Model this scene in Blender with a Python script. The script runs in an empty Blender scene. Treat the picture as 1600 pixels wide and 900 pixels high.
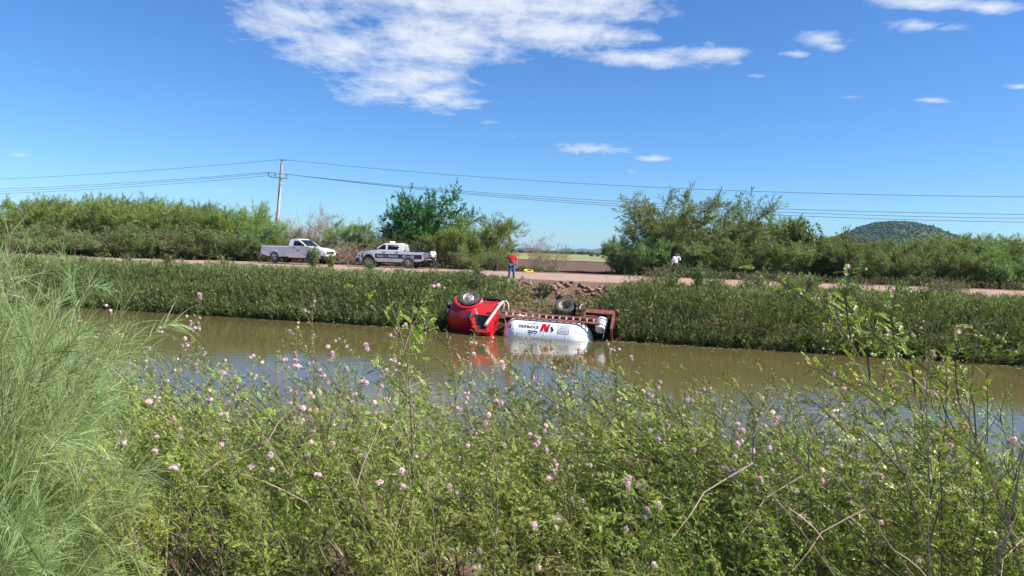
import bpy, bmesh, math, random
import numpy as np
from mathutils import Vector, Matrix, Euler

# ------------------------------------------------------------------ camera
S = bpy.context.scene
COL = S.collection
CZ = 3.8                                   # eye height above the canal water (z = 0)
PITCH, ROLL, FOC = math.radians(2.82), math.radians(1.72), 1156.0
_f = np.array([0, math.cos(PITCH), -math.sin(PITCH)])
_r0 = np.array([1.0, 0, 0]); _u0 = np.array([0, math.sin(PITCH), math.cos(PITCH)])
_r = _r0 * math.cos(ROLL) + _u0 * math.sin(ROLL)
_u = -_r0 * math.sin(ROLL) + _u0 * math.cos(ROLL)
cam_d = bpy.data.cameras.new('camera')
cam = bpy.data.objects.new('camera', cam_d); COL.objects.link(cam)
cam_d.sensor_width = 36.0; cam_d.lens = FOC / 1600 * 36
cam_d.clip_start = 0.05; cam_d.clip_end = 60000
cam.matrix_world = Matrix(((_r[0], _u[0], -_f[0], 0), (_r[1], _u[1], -_f[1], 0),
                           (_r[2], _u[2], -_f[2], CZ), (0, 0, 0, 1)))
S.camera = cam

def ray(x, y):
    return _f + _r * (x - 800) / FOC - _u * (y - 450) / FOC
def at(x, y, Y):
    """world point on the sight line of photo point (x, y) at depth Y"""
    d = ray(x, y); return np.array([0, 0, CZ]) + d * (Y / d[1])

# ------------------------------------------------------------------ light
SUN_AZ, SUN_EL = math.radians(103), math.radians(42)     # azimuth from +Y towards +X
S.view_settings.view_transform = 'Standard'; S.view_settings.look = 'None'
S.view_settings.exposure = 1.06; S.view_settings.gamma = 1.0
S.view_settings.use_curve_mapping = False
S.cycles.use_denoising = True
S.cycles.max_bounces = 7; S.cycles.diffuse_bounces = 3; S.cycles.glossy_bounces = 3
S.cycles.transmission_bounces = 4; S.cycles.transparent_max_bounces = 8
S.cycles.caustics_reflective = False; S.cycles.caustics_refractive = False
sl = bpy.data.lights.new('sun', 'SUN'); sl.energy = 5.0; sl.angle = math.radians(0.5); sl.color = (1.0, 0.95, 0.86)
so = bpy.data.objects.new('sun', sl); COL.objects.link(so)
_sd = Vector((math.sin(SUN_AZ) * math.cos(SUN_EL), math.cos(SUN_AZ) * math.cos(SUN_EL), math.sin(SUN_EL)))
so.rotation_euler = _sd.to_track_quat('Z', 'Y').to_euler(); so.location = (20, 10, 60)

W = bpy.data.worlds.new('World'); S.world = W; W.use_nodes = True
wt = W.node_tree; wn = wt.nodes; wl = wt.links; wn.clear()
def N(tree, typ, **kw):
    n = tree.nodes.new(typ)
    for k, v in kw.items():
        if k.startswith('in'): n.inputs[int(k[2:])].default_value = v
        else: setattr(n, k, v)
    return n
out = N(wt, 'ShaderNodeOutputWorld')
sky = N(wt, 'ShaderNodeTexSky', sky_type='NISHITA', sun_disc=False, sun_elevation=SUN_EL, sun_rotation=SUN_AZ,
        air_density=1.0, dust_density=0.0, ozone_density=3.0, altitude=0)
hsv = N(wt, 'ShaderNodeHueSaturation', in1=1.08, in2=1.0)
wl.new(sky.outputs[0], hsv.inputs['Color'])
bg = N(wt, 'ShaderNodeBackground'); bg.inputs[1].default_value = 0.0505
tint = N(wt, 'ShaderNodeMix', data_type='RGBA', blend_type='MULTIPLY'); tint.inputs[0].default_value = 1.0; tint.inputs[7].default_value = (0.70, 1.05, 1.49, 1)
wl.new(hsv.outputs[0], tint.inputs[6]); wl.new(tint.outputs[2], bg.inputs[0])
tc = N(wt, 'ShaderNodeTexCoord')
sep = N(wt, 'ShaderNodeSeparateXYZ'); wl.new(tc.outputs['Generated'], sep.inputs[0])
def M_(op, a, b=None, c=None, clamp=False):
    n = N(wt, 'ShaderNodeMath', operation=op, use_clamp=clamp)
    for i, v in enumerate((a, b, c)):
        if v is None: continue
        if isinstance(v, (int, float)): n.inputs[i].default_value = v
        else: wl.new(v, n.inputs[i])
    return n.outputs[0]
ysafe = M_('MAXIMUM', sep.outputs[1], 0.02); zsafe = M_('MAXIMUM', sep.outputs[2], 0.015)
ca = N(wt, 'ShaderNodeCombineXYZ'); wl.new(M_('DIVIDE', sep.outputs[0], ysafe), ca.inputs[0]); wl.new(M_('DIVIDE', sep.outputs[2], ysafe), ca.inputs[1])
cp = N(wt, 'ShaderNodeCombineXYZ'); wl.new(M_('DIVIDE', sep.outputs[0], zsafe), cp.inputs[0]); wl.new(M_('DIVIDE', sep.outputs[1], zsafe), cp.inputs[1])
# cloud banks: centre, half size (as bearings / elevations), weight
CLOUDS = [(540, -20, 300, 70, 1.1), (760, -10, 330, 75, 1.5), (900, 0, 190, 60, 1.4), (450, 30, 160, 60, 1.0),
          (540, 75, 170, 66, 1.05), (690, 60, 190, 80, 1.3), (640, 120, 150, 66, 1.05), (690, 152, 100, 36, 1.1), (600, 145, 120, 36, .9),
          (860, 50, 200, 42, 1.3), (960, 55, 120, 24, 1.0), (1000, 92, 165, 21, 1.15), (1100, 84, 120, 26, 1.0), (1180, 118, 26, 7, .7),
          (1440, 0, 125, 26, 1.2), (1540, 10, 95, 17, 1.1), (1440, 40, 75, 17, .95), (1290, 62, 70, 20, 1.0),
          (1300, 72, 50, 13, 1.0), (1245, 85, 42, 11, .9), (1457, 157, 46, 6, .9), (1590, 135, 40, 7, .8), (1330, 152, 50, 5, .5),
          (925, 232, 85, 13, .95), (1020, 248, 45, 9, .9), (985, 268, 22, 6, .55), (30, 242, 45, 8, .6), (765, 192, 40, 9, .5),
          (1480, 42, 60, 10, .5), (340, 298, 90, 11, .4), (1475, 368, 26, 12, .9), (800, 215, 30, 7, .35)]
mask = None
for cx, cy, rx, ry, wgt in CLOUDS:
    d = ray(cx, cy); a0, e0 = d[0] / d[1], d[2] / d[1]
    sx, sy = FOC / rx, FOC / ry
    v1 = N(wt, 'ShaderNodeVectorMath', operation='MULTIPLY_ADD'); wl.new(ca.outputs[0], v1.inputs[0])
    v1.inputs[1].default_value = (sx, sy, 0); v1.inputs[2].default_value = (-a0 * sx, -e0 * sy, 0)
    v2 = N(wt, 'ShaderNodeVectorMath', operation='LENGTH'); wl.new(v1.outputs[0], v2.inputs[0])
    m = M_('MULTIPLY_ADD', v2.outputs[1], -wgt, wgt, clamp=True)
    mask = m if mask is None else M_('MAXIMUM', mask, m)
front = M_('GREATER_THAN', sep.outputs[1], 0.03)
# the rest of the sky carries the same thin scattered cloud
bn = N(wt, 'ShaderNodeTexNoise', in2=0.35, in3=2.0); wl.new(cp.outputs[0], bn.inputs[0])
rest = M_('MULTIPLY', M_('MULTIPLY_ADD', bn.outputs[0], 4.0, -2.1, clamp=True), M_('MULTIPLY_ADD', sep.outputs[2], 4.0, -1.4, clamp=True))
mask = M_('ADD', M_('MULTIPLY', mask, front), M_('MULTIPLY', rest, 0.55))
mp = N(wt, 'ShaderNodeMapping'); wl.new(cp.outputs[0], mp.inputs[0])
mp.inputs['Rotation'].default_value = (0, 0, math.radians(12)); mp.inputs['Scale'].default_value = (7.5, 3.6, 1)
n1 = N(wt, 'ShaderNodeTexNoise', in2=1.0, in3=9.0, in4=0.68); n1.inputs['Distortion'].default_value = 0.35
wl.new(mp.outputs[0], n1.inputs[0])
mp2 = N(wt, 'ShaderNodeMapping'); wl.new(ca.outputs[0], mp2.inputs[0])
mp2.inputs['Rotation'].default_value = (0, 0, math.radians(-8)); mp2.inputs['Scale'].default_value = (14, 60, 1)
n2 = N(wt, 'ShaderNodeTexNoise', in2=1.0, in3=8.0, in4=0.7); wl.new(mp2.outputs[0], n2.inputs[0])
nn = M_('ADD', M_('MULTIPLY', n1.outputs[0], 0.55), M_('MULTIPLY', n2.outputs[0], 0.45))
dens = M_('ADD', M_('MULTIPLY', mask, 1.2), M_('MULTIPLY_ADD', nn, 3.0, -1.86))
dens = M_('MULTIPLY', dens, M_('MULTIPLY', mask, 5.0, clamp=True))
dens = M_('MULTIPLY', M_('SMOOTH_MIN', M_('MAXIMUM', dens, 0.0), 1.0, 0.35), 0.93, clamp=True)
cb = N(wt, 'ShaderNodeBackground'); cb.inputs[0].default_value = (0.86, 0.91, 1.0, 1); cb.inputs[1].default_value = 0.49
mx = N(wt, 'ShaderNodeMixShader'); wl.new(dens, mx.inputs[0]); wl.new(bg.outputs[0], mx.inputs[1]); wl.new(cb.outputs[0], mx.inputs[2])
wl.new(mx.outputs[0], out.inputs[0])

# ------------------------------------------------------------------ helpers
rng = np.random.default_rng(7)
random.seed(7)

class MB:
    """collects shapes, links them as ONE mesh object"""
    def __init__(s): s.v = []; s.f = []; s.m = []
    def add(s, vs, fs, mi=0):
        o = len(s.v); s.v += [tuple(float(c) for c in p) for p in vs]
        s.f += [tuple(i + o for i in f) for f in fs]; s.m += [mi] * len(fs); return s
    def box(s, c, d, rot=None, mi=0, taper=1.0):
        x, y, z = d[0] / 2, d[1] / 2, d[2] / 2
        P = [(-x, -y, -z), (x, -y, -z), (x, y, -z), (-x, y, -z), (-x * taper, -y * taper, z), (x * taper, -y * taper, z), (x * taper, y * taper, z), (-x * taper, y * taper, z)]
        if rot is not None:
            R = Euler(rot).to_matrix(); P = [R @ Vector(p) for p in P]
        P = [(p[0] + c[0], p[1] + c[1], p[2] + c[2]) for p in P]
        return s.add(P, [(0, 3, 2, 1), (4, 5, 6, 7), (0, 1, 5, 4), (1, 2, 6, 5), (2, 3, 7, 6), (3, 0, 4, 7)], mi)
    def tube(s, pts, rad, n=6, mi=0, cap=True):
        pts = [Vector(p) for p in pts]
        if isinstance(rad, (int, float)): rad = [rad] * len(pts)
        vs = []; prev = None
        for i, p in enumerate(pts):
            t = (pts[min(i + 1, len(pts) - 1)] - pts[max(i - 1, 0)])
            t = t.normalized() if t.length > 1e-9 else Vector((0, 0, 1))
            if prev is None:
                a = t.orthogonal().normalized()
            else:
                a = prev - t * prev.dot(t)
                a = a.normalized() if a.length > 1e-6 else t.orthogonal().normalized()
            prev = a; b = t.cross(a)
            for k in range(n):
                w = 2 * math.pi * k / n; vs.append(p + (a * math.cos(w) + b * math.sin(w)) * rad[i])
        fs = []
        for i in range(len(pts) - 1):
            for k in range(n):
                k2 = (k + 1) % n; fs.append((i * n + k, i * n + k2, (i + 1) * n + k2, (i + 1) * n + k))
        if cap:
            fs.append(tuple(range(n - 1, -1, -1))); fs.append(tuple((len(pts) - 1) * n + k for k in range(n)))
        return s.add(vs, fs, mi)
    def lathe(s, prof, n=24, axis='y', c=(0, 0, 0), mi=0, closed=False, cap0=True):
        """prof: list of (radius, along)"""
        vs = []
        for r, h in prof:
            for k in range(n):
                w = 2 * math.pi * k / n; a, b = r * math.cos(w), r * math.sin(w)
                p = {'y': (a, h, b), 'x': (h, a, b), 'z': (a, b, h)}[axis]
                vs.append((p[0] + c[0], p[1] + c[1], p[2] + c[2]))
        fs = []; m = len(prof)
        for i in range(m if closed else m - 1):
            j = (i + 1) % m
            for k in range(n):
                k2 = (k + 1) % n; fs.append((i * n + k, i * n + k2, j * n + k2, j * n + k))
        if not closed:
            if cap0: fs.append(tuple(range(n)))
            fs.append(tuple((m - 1) * n + k for k in range(n)))
        return s.add(vs, fs, mi)
    def prism(s, poly, y0, y1, mi=0):
        """polygon in (x, z) extruded from y0 to y1"""
        n = len(poly); vs = [(x, y0, z) for x, z in poly] + [(x, y1, z) for x, z in poly]
        fs = [tuple(range(n)), tuple(range(2 * n - 1, n - 1, -1))] + [(i, i + n, (i + 1) % n + n, (i + 1) % n) for i in range(n)]
        return s.add(vs, fs, mi)
    def build(s, name, mats, parent=None, smooth=False, bevel=0, shape=None, cuts=None):
        me = bpy.data.meshes.new(name); me.from_pydata(s.v, [], s.f)
        if not isinstance(mats, (list, tuple)): mats = [mats]
        for m in mats: me.materials.append(m)
        me.polygons.foreach_set('material_index', s.m)
        bm = bmesh.new(); bm.from_mesh(me)
        bmesh.ops.recalc_face_normals(bm, faces=bm.faces)
        if bevel: bmesh.ops.bevel(bm, geom=list(bm.edges), offset=bevel, segments=1, affect='EDGES', clamp_overlap=True)
        if cuts:
            big = [f for f in bm.faces if len(f.verts) > 4]
            if big: bmesh.ops.triangulate(bm, faces=big)
            for co, no in cuts:
                bmesh.ops.bisect_plane(bm, geom=list(bm.verts) + list(bm.edges) + list(bm.faces), plane_co=co, plane_no=no, dist=1e-5)
        if shape:
            for v in bm.verts: v.co = shape(v.co)
        for f in bm.faces: f.smooth = bool(smooth)
        bm.to_mesh(me); bm.free()
        if smooth and smooth is not True:
            try: me.set_sharp_from_angle(angle=math.radians(smooth))
            except Exception: pass
        o = bpy.data.objects.new(name, me); COL.objects.link(o)
        if parent is not None: o.parent = parent
        return o

def mesh_np(name, V, F, mat, parent=None, smooth=False, link=True):
    """numpy verts (n,3), faces (m,k) -> object"""
    me = bpy.data.meshes.new(name); V = np.ascontiguousarray(V, np.float32); F = np.ascontiguousarray(F, np.int32)
    k = F.shape[1]
    me.vertices.add(len(V)); me.vertices.foreach_set('co', V.ravel())
    me.loops.add(F.size); me.loops.foreach_set('vertex_index', F.ravel())
    me.polygons.add(len(F)); me.polygons.foreach_set('loop_start', np.arange(0, F.size, k, dtype=np.int32))
    me.polygons.foreach_set('loop_total', np.full(len(F), k, np.int32))
    if smooth: me.polygons.foreach_set('use_smooth', np.ones(len(F), bool))
    me.update(calc_edges=True); me.materials.append(mat)
    o = bpy.data.objects.new(name, me)
    if link: COL.objects.link(o)
    if parent is not None: o.parent = parent
    return o

def tag(o, label=None, cat=None, group=None, kind=None):
    if label: o['label'] = label
    if cat: o['category'] = cat
    if group: o['group'] = group
    if kind: o['kind'] = kind
    return o
def thing(name, label, cat, loc=(0, 0, 0), rz=0.0, group=None):
    o = bpy.data.objects.new(name, None); COL.objects.link(o); o.empty_display_size = 0.2
    o.location = loc; o.rotation_euler = (0, 0, rz)
    return tag(o, label, cat, group)
def copy_tree(root, label, loc, rz=0.0, scale=(1, 1, 1), group=None):
    r = root.copy(); COL.objects.link(r); r.location = loc; r.rotation_euler = (0, 0, rz); r.scale = scale
    r['label'] = label
    if group: r['group'] = group
    for ch in root.children:
        c = ch.copy(); COL.objects.link(c); c.parent = r
        for g in ch.children:
            d = g.copy(); COL.objects.link(d); d.parent = c
    return r

# ---- leaf / strip mass geometry
def unit(a): return a / np.maximum(np.linalg.norm(a, axis=-1, keepdims=True), 1e-9)
def diamonds(P, D, L, Wd, r, up=None):
    """one leaf-shaped quad per row"""
    n = len(P); D = unit(D)
    ref = unit(r.normal(size=(n, 3))) if up is None else up
    s = unit(np.cross(D, ref)) * (Wd / 2)[:, None]
    mid = P + D * (L * 0.45)[:, None]; tip = P + D * L[:, None]
    V = np.stack([P, mid + s, tip, mid - s], 1).reshape(-1, 3)
    return V, np.arange(n * 4).reshape(n, 4)
def ribbons(P, D, L, Wd, r, segs=4, droop=0.5, curl=None):
    """bending blades: segs quads each, tapering"""
    n = len(P); D = unit(D).copy(); ref = unit(r.normal(size=(n, 3)))
    pts = [P.copy()]; dirs = [D.copy()]
    q = P.copy(); d = D.copy()
    for i in range(segs):
        q = q + d * (L / segs)[:, None]
        d = d + np.array([0, 0, -1]) * (droop / segs)
        if curl is not None: d = d + curl / segs
        d = unit(d); pts.append(q.copy()); dirs.append(d.copy())
    V = []
    for i, (p, d) in enumerate(zip(pts, dirs)):
        s = unit(np.cross(d, ref)); w = Wd / 2 * (1 - 0.85 * (i / segs) ** 2)
        V += [p + s * w[:, None], p - s * w[:, None]]
    V = np.stack(V, 1); k = 2 * (segs + 1)
    base = (np.arange(n) * k)[:, None, None]
    F = np.array([[2 * i, 2 * i + 1, 2 * i + 3, 2 * i + 2] for i in range(segs)])[None] + base
    return V.reshape(-1, 3), F.reshape(-1, 4)
def merge(parts):
    Vs, Fs, o = [], [], 0
    for V, F in parts:
        Vs.append(V); Fs.append(F + o); o += len(V)
    return np.concatenate(Vs), np.concatenate(Fs)
def curve_pts(p, d, L, n, r, wob=0.15, pull=(0, 0, 0)):
    pts = [np.array(p, float)]; d = np.array(d, float); d /= np.linalg.norm(d)
    pull = np.array(pull, float); dirs = [d]
    for i in range(n):
        pts.append(pts[-1] + d * L / n)
        d = d + r.normal(size=3) * wob + pull / n; d /= np.linalg.norm(d); dirs.append(d)
    return np.array(pts), np.array(dirs)

# ---- materials
MATS = {}
def mat(name, col, rough=0.6, metal=0.0, col2=None, nscale=8.0, bump=0.0, bscale=30.0, coat=0.0, spec=0.5, obj_coords=True, ndetail=5.0, lo=0.35, hi=0.65):
    if name in MATS: return MATS[name]
    m = bpy.data.materials.new(name); m.use_nodes = True; t = m.node_tree; b = t.nodes['Principled BSDF']
    b.inputs['Base Color'].default_value = (*col, 1); b.inputs['Roughness'].default_value = rough
    b.inputs['Metallic'].default_value = metal; b.inputs['Coat Weight'].default_value = coat
    b.inputs['Specular IOR Level'].default_value = spec
    tcn = N(t, 'ShaderNodeTexCoord')
    if col2 is not None:
        nz = N(t, 'ShaderNodeTexNoise', in2=nscale, in3=ndetail); t.links.new(tcn.outputs['Object'], nz.inputs[0])
        rp = N(t, 'ShaderNodeValToRGB'); rp.color_ramp.elements[0].position = lo; rp.color_ramp.elements[1].position = hi
        rp.color_ramp.elements[0].color = (*col, 1); rp.color_ramp.elements[1].color = (*col2, 1)
        t.links.new(nz.outputs[0], rp.inputs[0]); t.links.new(rp.outputs[0], b.inputs['Base Color'])
    if bump:
        nb = N(t, 'ShaderNodeTexNoise', in2=bscale, in3=6.0); t.links.new(tcn.outputs['Object'], nb.inputs[0])
        bp = N(t, 'ShaderNodeBump'); bp.inputs['Strength'].default_value = bump; bp.inputs['Distance'].default_value = 0.1
        t.links.new(nb.outputs[0], bp.inputs['Height']); t.links.new(bp.outputs[0], b.inputs['Normal'])
    MATS[name] = m; return m
def leaf_mat(name, c1, c2, transl=0.35, rough=0.5, c3=None):
    """per-leaf colour variety, some light through the blade"""
    if name in MATS: return MATS[name]
    m = bpy.data.materials.new(name); m.use_nodes = True; t = m.node_tree; b = t.nodes['Principled BSDF']
    g = N(t, 'ShaderNodeNewGeometry'); oi = N(t, 'ShaderNodeObjectInfo')
    rp = N(t, 'ShaderNodeValToRGB'); e = rp.color_ramp.elements
    e[0].position = 0.0; e[0].color = (*c1, 1); e[1].position = 1.0 if c3 is None else 0.82; e[1].color = (*c2, 1)
    if c3 is not None:
        e2 = e.new(1.0); e2.color = (*c3, 1)
    t.links.new(g.outputs['Random Per Island'], rp.inputs[0])
    hs = N(t, 'ShaderNodeHueSaturation')
    ad = N(t, 'ShaderNodeMath', operation='MULTIPLY_ADD', in1=0.045, in2=0.485); t.links.new(oi.outputs['Random'], ad.inputs[0]); t.links.new(ad.outputs[0], hs.inputs[0])
    ad2 = N(t, 'ShaderNodeMath', operation='MULTIPLY_ADD', in1=0.50, in2=0.72); t.links.new(oi.outputs['Random'], ad2.inputs[0]); t.links.new(ad2.outputs[0], hs.inputs[2])
    t.links.new(rp.outputs[0], hs.inputs['Color'])
    t.links.new(hs.outputs[0], b.inputs['Base Color']); b.inputs['Roughness'].default_value = rough; b.inputs['Specular IOR Level'].default_value = 0.35
    tr = N(t, 'ShaderNodeBsdfTranslucent'); mg = N(t, 'ShaderNodeMix', data_type='RGBA', blend_type='MULTIPLY')
    mg.inputs[0].default_value = 1.0; mg.inputs[7].default_value = (1.15, 1.1, 0.55, 1); t.links.new(hs.outputs[0], mg.inputs[6]); t.links.new(mg.outputs[2], tr.inputs[0])
    mxn = N(t, 'ShaderNodeMixShader', in0=transl); o = t.nodes['Material Output']
    t.links.new(b.outputs[0], mxn.inputs[1]); t.links.new(tr.outputs[0], mxn.inputs[2]); t.links.new(mxn.outputs[0], o.inputs[0])
    MATS[name] = m; return m
# ------------------------------------------------------------------ terrain
# canal frame: U runs along the canal (right and nearer), V across it (away from the camera)
EU = np.array([0.961, -0.276]); EV = np.array([0.276, 0.961])
def uv(X, Y): return X * EU[0] + Y * EU[1], X * EV[0] + Y * EV[1]
def xy(u, v): return u * EU[0] + v * EV[0], u * EU[1] + v * EV[1]
def _h(i, j, s):
    n = np.sin(i * 127.1 + j * 311.7 + s * 74.7) * 43758.5453
    return n - np.floor(n)
def vnoise(x, y, s=0):
    xi, yi = np.floor(x), np.floor(y); fx, fy = x - xi, y - yi
    fx = fx * fx * (3 - 2 * fx); fy = fy * fy * (3 - 2 * fy)
    return (_h(xi, yi, s) * (1 - fx) + _h(xi + 1, yi, s) * fx) * (1 - fy) + (_h(xi, yi + 1, s) * (1 - fx) + _h(xi + 1, yi + 1, s) * fx) * fy
def fbm(x, y, o=4, s=0):
    t = 0; a = 0.5
    for k in range(o):
        t = t + a * vnoise(x * 2 ** k, y * 2 ** k, s + k); a *= 0.5
    return t - 0.47
def sstep(a, b, x):
    t = np.clip((x - a) / (b - a), 0, 1); return t * t * (3 - 2 * t)
PV = [-400, 2.0, 8.6, 10.5, 31.0, 33.0, 34.2, 38.6, 40.3, 52.4, 53.6, 57.0, 12000]
PZ = [2.2, 2.2, -0.05, -1.2, -1.2, -0.05, 0.75, 2.0, 2.27, 2.30, 2.36, 2.15, 2.15]
SCAR_U = -8.2                                  # the collapsed, bare stretch of bank behind the tanker
def scar(u, v): return np.exp(-((u - SCAR_U) / 3.4) ** 4) * sstep(32.6, 33.6, v) * (1 - sstep(40.2, 41.0, v))
def gz(X, Y):
    X = np.asarray(X, float); Y = np.asarray(Y, float); u, v = uv(X, Y)
    z = np.interp(v, PV, PZ)
    rough = sstep(32.5, 34, v) * (1 - sstep(39.6, 40.8, v)) + (1 - sstep(7, 9, v)) * sstep(1.5, 3, v)
    z = z + rough * 0.28 * fbm(u * 0.8, v * 0.8, 4, 3)
    s = scar(u, v)
    # a steep lip under the road edge, slumped soil below it
    zc = np.interp(v, [32.4, 33.2, 36.5, 38.6, 39.6, 40.4, 41], [-0.3, 0.1, 0.75, 1.15, 1.85, 2.25, 2.28])
    z = z * (1 - s) + (zc + 0.95 * fbm(u * .9, v * .9, 5, 11) * (1 - sstep(39.6, 40.6, v))) * s
    far = sstep(53.2, 56, v)
    z = z + far * 0.10 * fbm(u * 0.6, v * 0.6, 3, 5)
    return z
def spaced(a, b, d, far_lo, far_hi, g=1.35):
    c = list(np.arange(a, b + 1e-6, d)); s = d; x = a
    lo = []
    while x > far_lo: s *= g; x -= s; lo.append(x)
    s = d; x = c[-1]; hi = []
    while x < far_hi: s *= g; x += s; hi.append(x)
    return np.array(lo[::-1] + c + hi)
def grid_sheet(name, us, vs, zfun, m, kind='structure', smooth=True):
    Ug, Vg = np.meshgrid(us, vs, indexing='ij'); X, Y = xy(Ug, Vg); Z = zfun(X, Y)
    nu, nv = Ug.shape; V = np.stack([X, Y, Z], -1).reshape(-1, 3)
    i = np.arange(nu - 1)[:, None] * nv + np.arange(nv - 1)[None]
    F = np.stack([i, i + nv, i + nv + 1, i + 1], -1).reshape(-1, 4)
    return tag(mesh_np(name, V, F, m, smooth=smooth), kind=kind)

def soil_mat(name, c1, c2, c3, sc=1.2, bump=0.6, patch=0.25):
    m = bpy.data.materials.new(name); m.use_nodes = True; t = m.node_tree; b = t.nodes['Principled BSDF']
    g = N(t, 'ShaderNodeNewGeometry')
    a = N(t, 'ShaderNodeTexNoise', in2=sc, in3=8.0, in4=0.6); t.links.new(g.outputs['Position'], a.inputs[0])
    r = N(t, 'ShaderNodeValToRGB'); e = r.color_ramp.elements; e[0].position = 0.36; e[1].position = 0.66
    e[0].color = (*c1, 1); e[1].color = (*c2, 1); t.links.new(a.outputs[0], r.inputs[0])
    a2 = N(t, 'ShaderNodeTexNoise', in2=patch, in3=5.0); t.links.new(g.outputs['Position'], a2.inputs[0])
    r2 = N(t, 'ShaderNodeMapRange'); r2.inputs[1].default_value = 0.48; r2.inputs[2].default_value = 0.62; t.links.new(a2.outputs[0], r2.inputs[0])
    mixn = N(t, 'ShaderNodeMix', data_type='RGBA'); mixn.inputs[7].default_value = (*c3, 1)
    t.links.new(r2.outputs[0], mixn.inputs[0]); t.links.new(r.outputs[0], mixn.inputs[6]); t.links.new(mixn.outputs[2], b.inputs['Base Color'])
    a3 = N(t, 'ShaderNodeTexNoise', in2=9.0, in3=8.0, in4=0.7); t.links.new(g.outputs['Position'], a3.inputs[0])
    bp = N(t, 'ShaderNodeBump'); bp.inputs['Strength'].default_value = bump; bp.inputs['Distance'].default_value = 0.12
    t.links.new(a3.outputs[0], bp.inputs['Height']); t.links.new(bp.outputs[0], b.inputs['Normal'])
    b.inputs['Roughness'].default_value = 0.95; b.inputs['Specular IOR Level'].default_value = 0.15
    return m
m_soil = soil_mat('bank_soil', (.11, .065, .045), (.24, .145, .105), (.19, .12, .085))
m_road = soil_mat('road_dirt', (.29, .19, .15), (.385, .265, .215), (.34, .235, .19), sc=0.9, bump=0.35, patch=0.15)
m_field = soil_mat('ploughed_soil', (.105, .066, .050), (.155, .10, .078), (.13, .085, .064), sc=0.35, bump=0.7, patch=0.02)
m_pale = soil_mat('stubble', (.21, .20, .085), (.29, .27, .135), (.17, .19, .08), sc=0.06, bump=0.2, patch=0.012)

us = spaced(-62, 30, 0.45, -15000, 15000); vs = np.unique(np.round(np.concatenate([
    np.arange(0, 13, .45), np.arange(13, 31, 3), np.arange(31, 42, .3), np.arange(42, 54, 1.0), np.arange(54, 70, 1.0),
    spaced(70, 80, 2, 69.9, 15000), -spaced(1, 2, 1, .9, 300)]), 3))
ground = grid_sheet('ground', us, vs, gz, m_soil)
def road_z(X, Y):
    u, v = uv(X, Y)
    w = 0.02 * np.cos((v - 44.5) * 2.6) * np.exp(-((v - 44.8) / 2.5) ** 2)         # shallow wheel ruts
    return np.interp(v, PV, PZ) + 0.03 - w + 0.03 * fbm(u * .5, v * .9, 4, 21)
edge = lambda u: 0.45 * fbm(u * 0.35, u * 0 + 2.2, 4, 9) + 0.25 * fbm(u * 1.7, u * 0 + 7, 3, 19)
ru = np.concatenate([np.arange(-400, -70, 6), np.arange(-70, 34, .5), np.arange(34, 300, 6)])
Ug, Vg = np.meshgrid(ru, np.linspace(0, 1, 30), indexing='ij')
lo = 40.55 + edge(Ug); hi = 52.3 + edge(Ug + 90)
Vr = lo + (hi - lo) * Vg; X, Y = xy(Ug, Vr); Z = road_z(X, Y)
Z[:, 0] -= 0.06; Z[:, -1] -= 0.06
nu, nv = Ug.shape; i = np.arange(nu - 1)[:, None] * nv + np.arange(nv - 1)[None]
road = tag(mesh_np('dirt_road', np.stack([X, Y, Z], -1).reshape(-1, 3), np.stack([i, i + nv, i + nv + 1, i + 1], -1).reshape(-1, 4), m_road, smooth=True), kind='structure')
# ploughed field with real furrows, pale stubble behind it
fu = np.concatenate([np.arange(-500, -40, 8), np.arange(-40, 45, 1.5), np.arange(45, 500, 8)]); fv = np.arange(62, 140, 0.28)
grid_sheet('ploughed_field', fu, fv, lambda X, Y: 2.17 + 0.09 * np.sin(uv(X, Y)[1] * 2 * math.pi / 1.1) ** 2 + 0.16 * np.abs(fbm(uv(X, Y)[0] * .7, uv(X, Y)[1] * 1.6, 3, 31)), m_field)
grid_sheet('stubble_field', np.linspace(-900, 900, 120), np.concatenate([np.arange(140, 240, 2.5), np.linspace(245, 1500, 60)]),
           lambda X, Y: 2.32 + 0.25 * np.abs(fbm(X * .2, Y * .2, 3, 41)), m_pale)

# ------------------------------------------------------------------ water
m_water = bpy.data.materials.new('muddy_water'); m_water.use_nodes = True
t = m_water.node_tree; b = t.nodes['Principled BSDF']
b.inputs['Base Color'].default_value = (0.100, 0.082, 0.030, 1); b.inputs['Roughness'].default_value = 0.035; b.inputs['IOR'].default_value = 1.33
g = N(t, 'ShaderNodeNewGeometry')
mpn = N(t, 'ShaderNodeMapping'); mpn.inputs['Rotation'].default_value = (0, 0, math.radians(16)); mpn.inputs['Scale'].default_value = (0.55, 1.5, 1)
t.links.new(g.outputs['Position'], mpn.inputs[0])
w1 = N(t, 'ShaderNodeTexNoise', in2=2.4, in3=3.0); t.links.new(mpn.outputs[0], w1.inputs[0])
bp1 = N(t, 'ShaderNodeBump'); bp1.inputs['Strength'].default_value = 0.10; bp1.inputs['Distance'].default_value = 0.05
t.links.new(w1.outputs[0], bp1.inputs['Height'])
# breezy patches carry a little more ripple
w2 = N(t, 'ShaderNodeTexNoise', in2=0.16, in3=2.0); t.links.new(g.outputs['Position'], w2.inputs[0])
mr = N(t, 'ShaderNodeMapRange'); mr.inputs[1].default_value = 0.42; mr.inputs[2].default_value = 0.68; mr.inputs[3].default_value = 0.05; mr.inputs[4].default_value = 0.22
t.links.new(w2.outputs[0], mr.inputs[0]); t.links.new(mr.outputs[0], bp1.inputs['Strength'])
t.links.new(bp1.outputs[0], b.inputs['Normal'])
nu_ = np.array([-600, -60, 40, 400.0]); nv_ = np.array([7.0, 20.0, 34.4])
grid_sheet('canal_water', nu_, nv_, lambda X, Y: X * 0.0, m_water, smooth=False)

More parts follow.
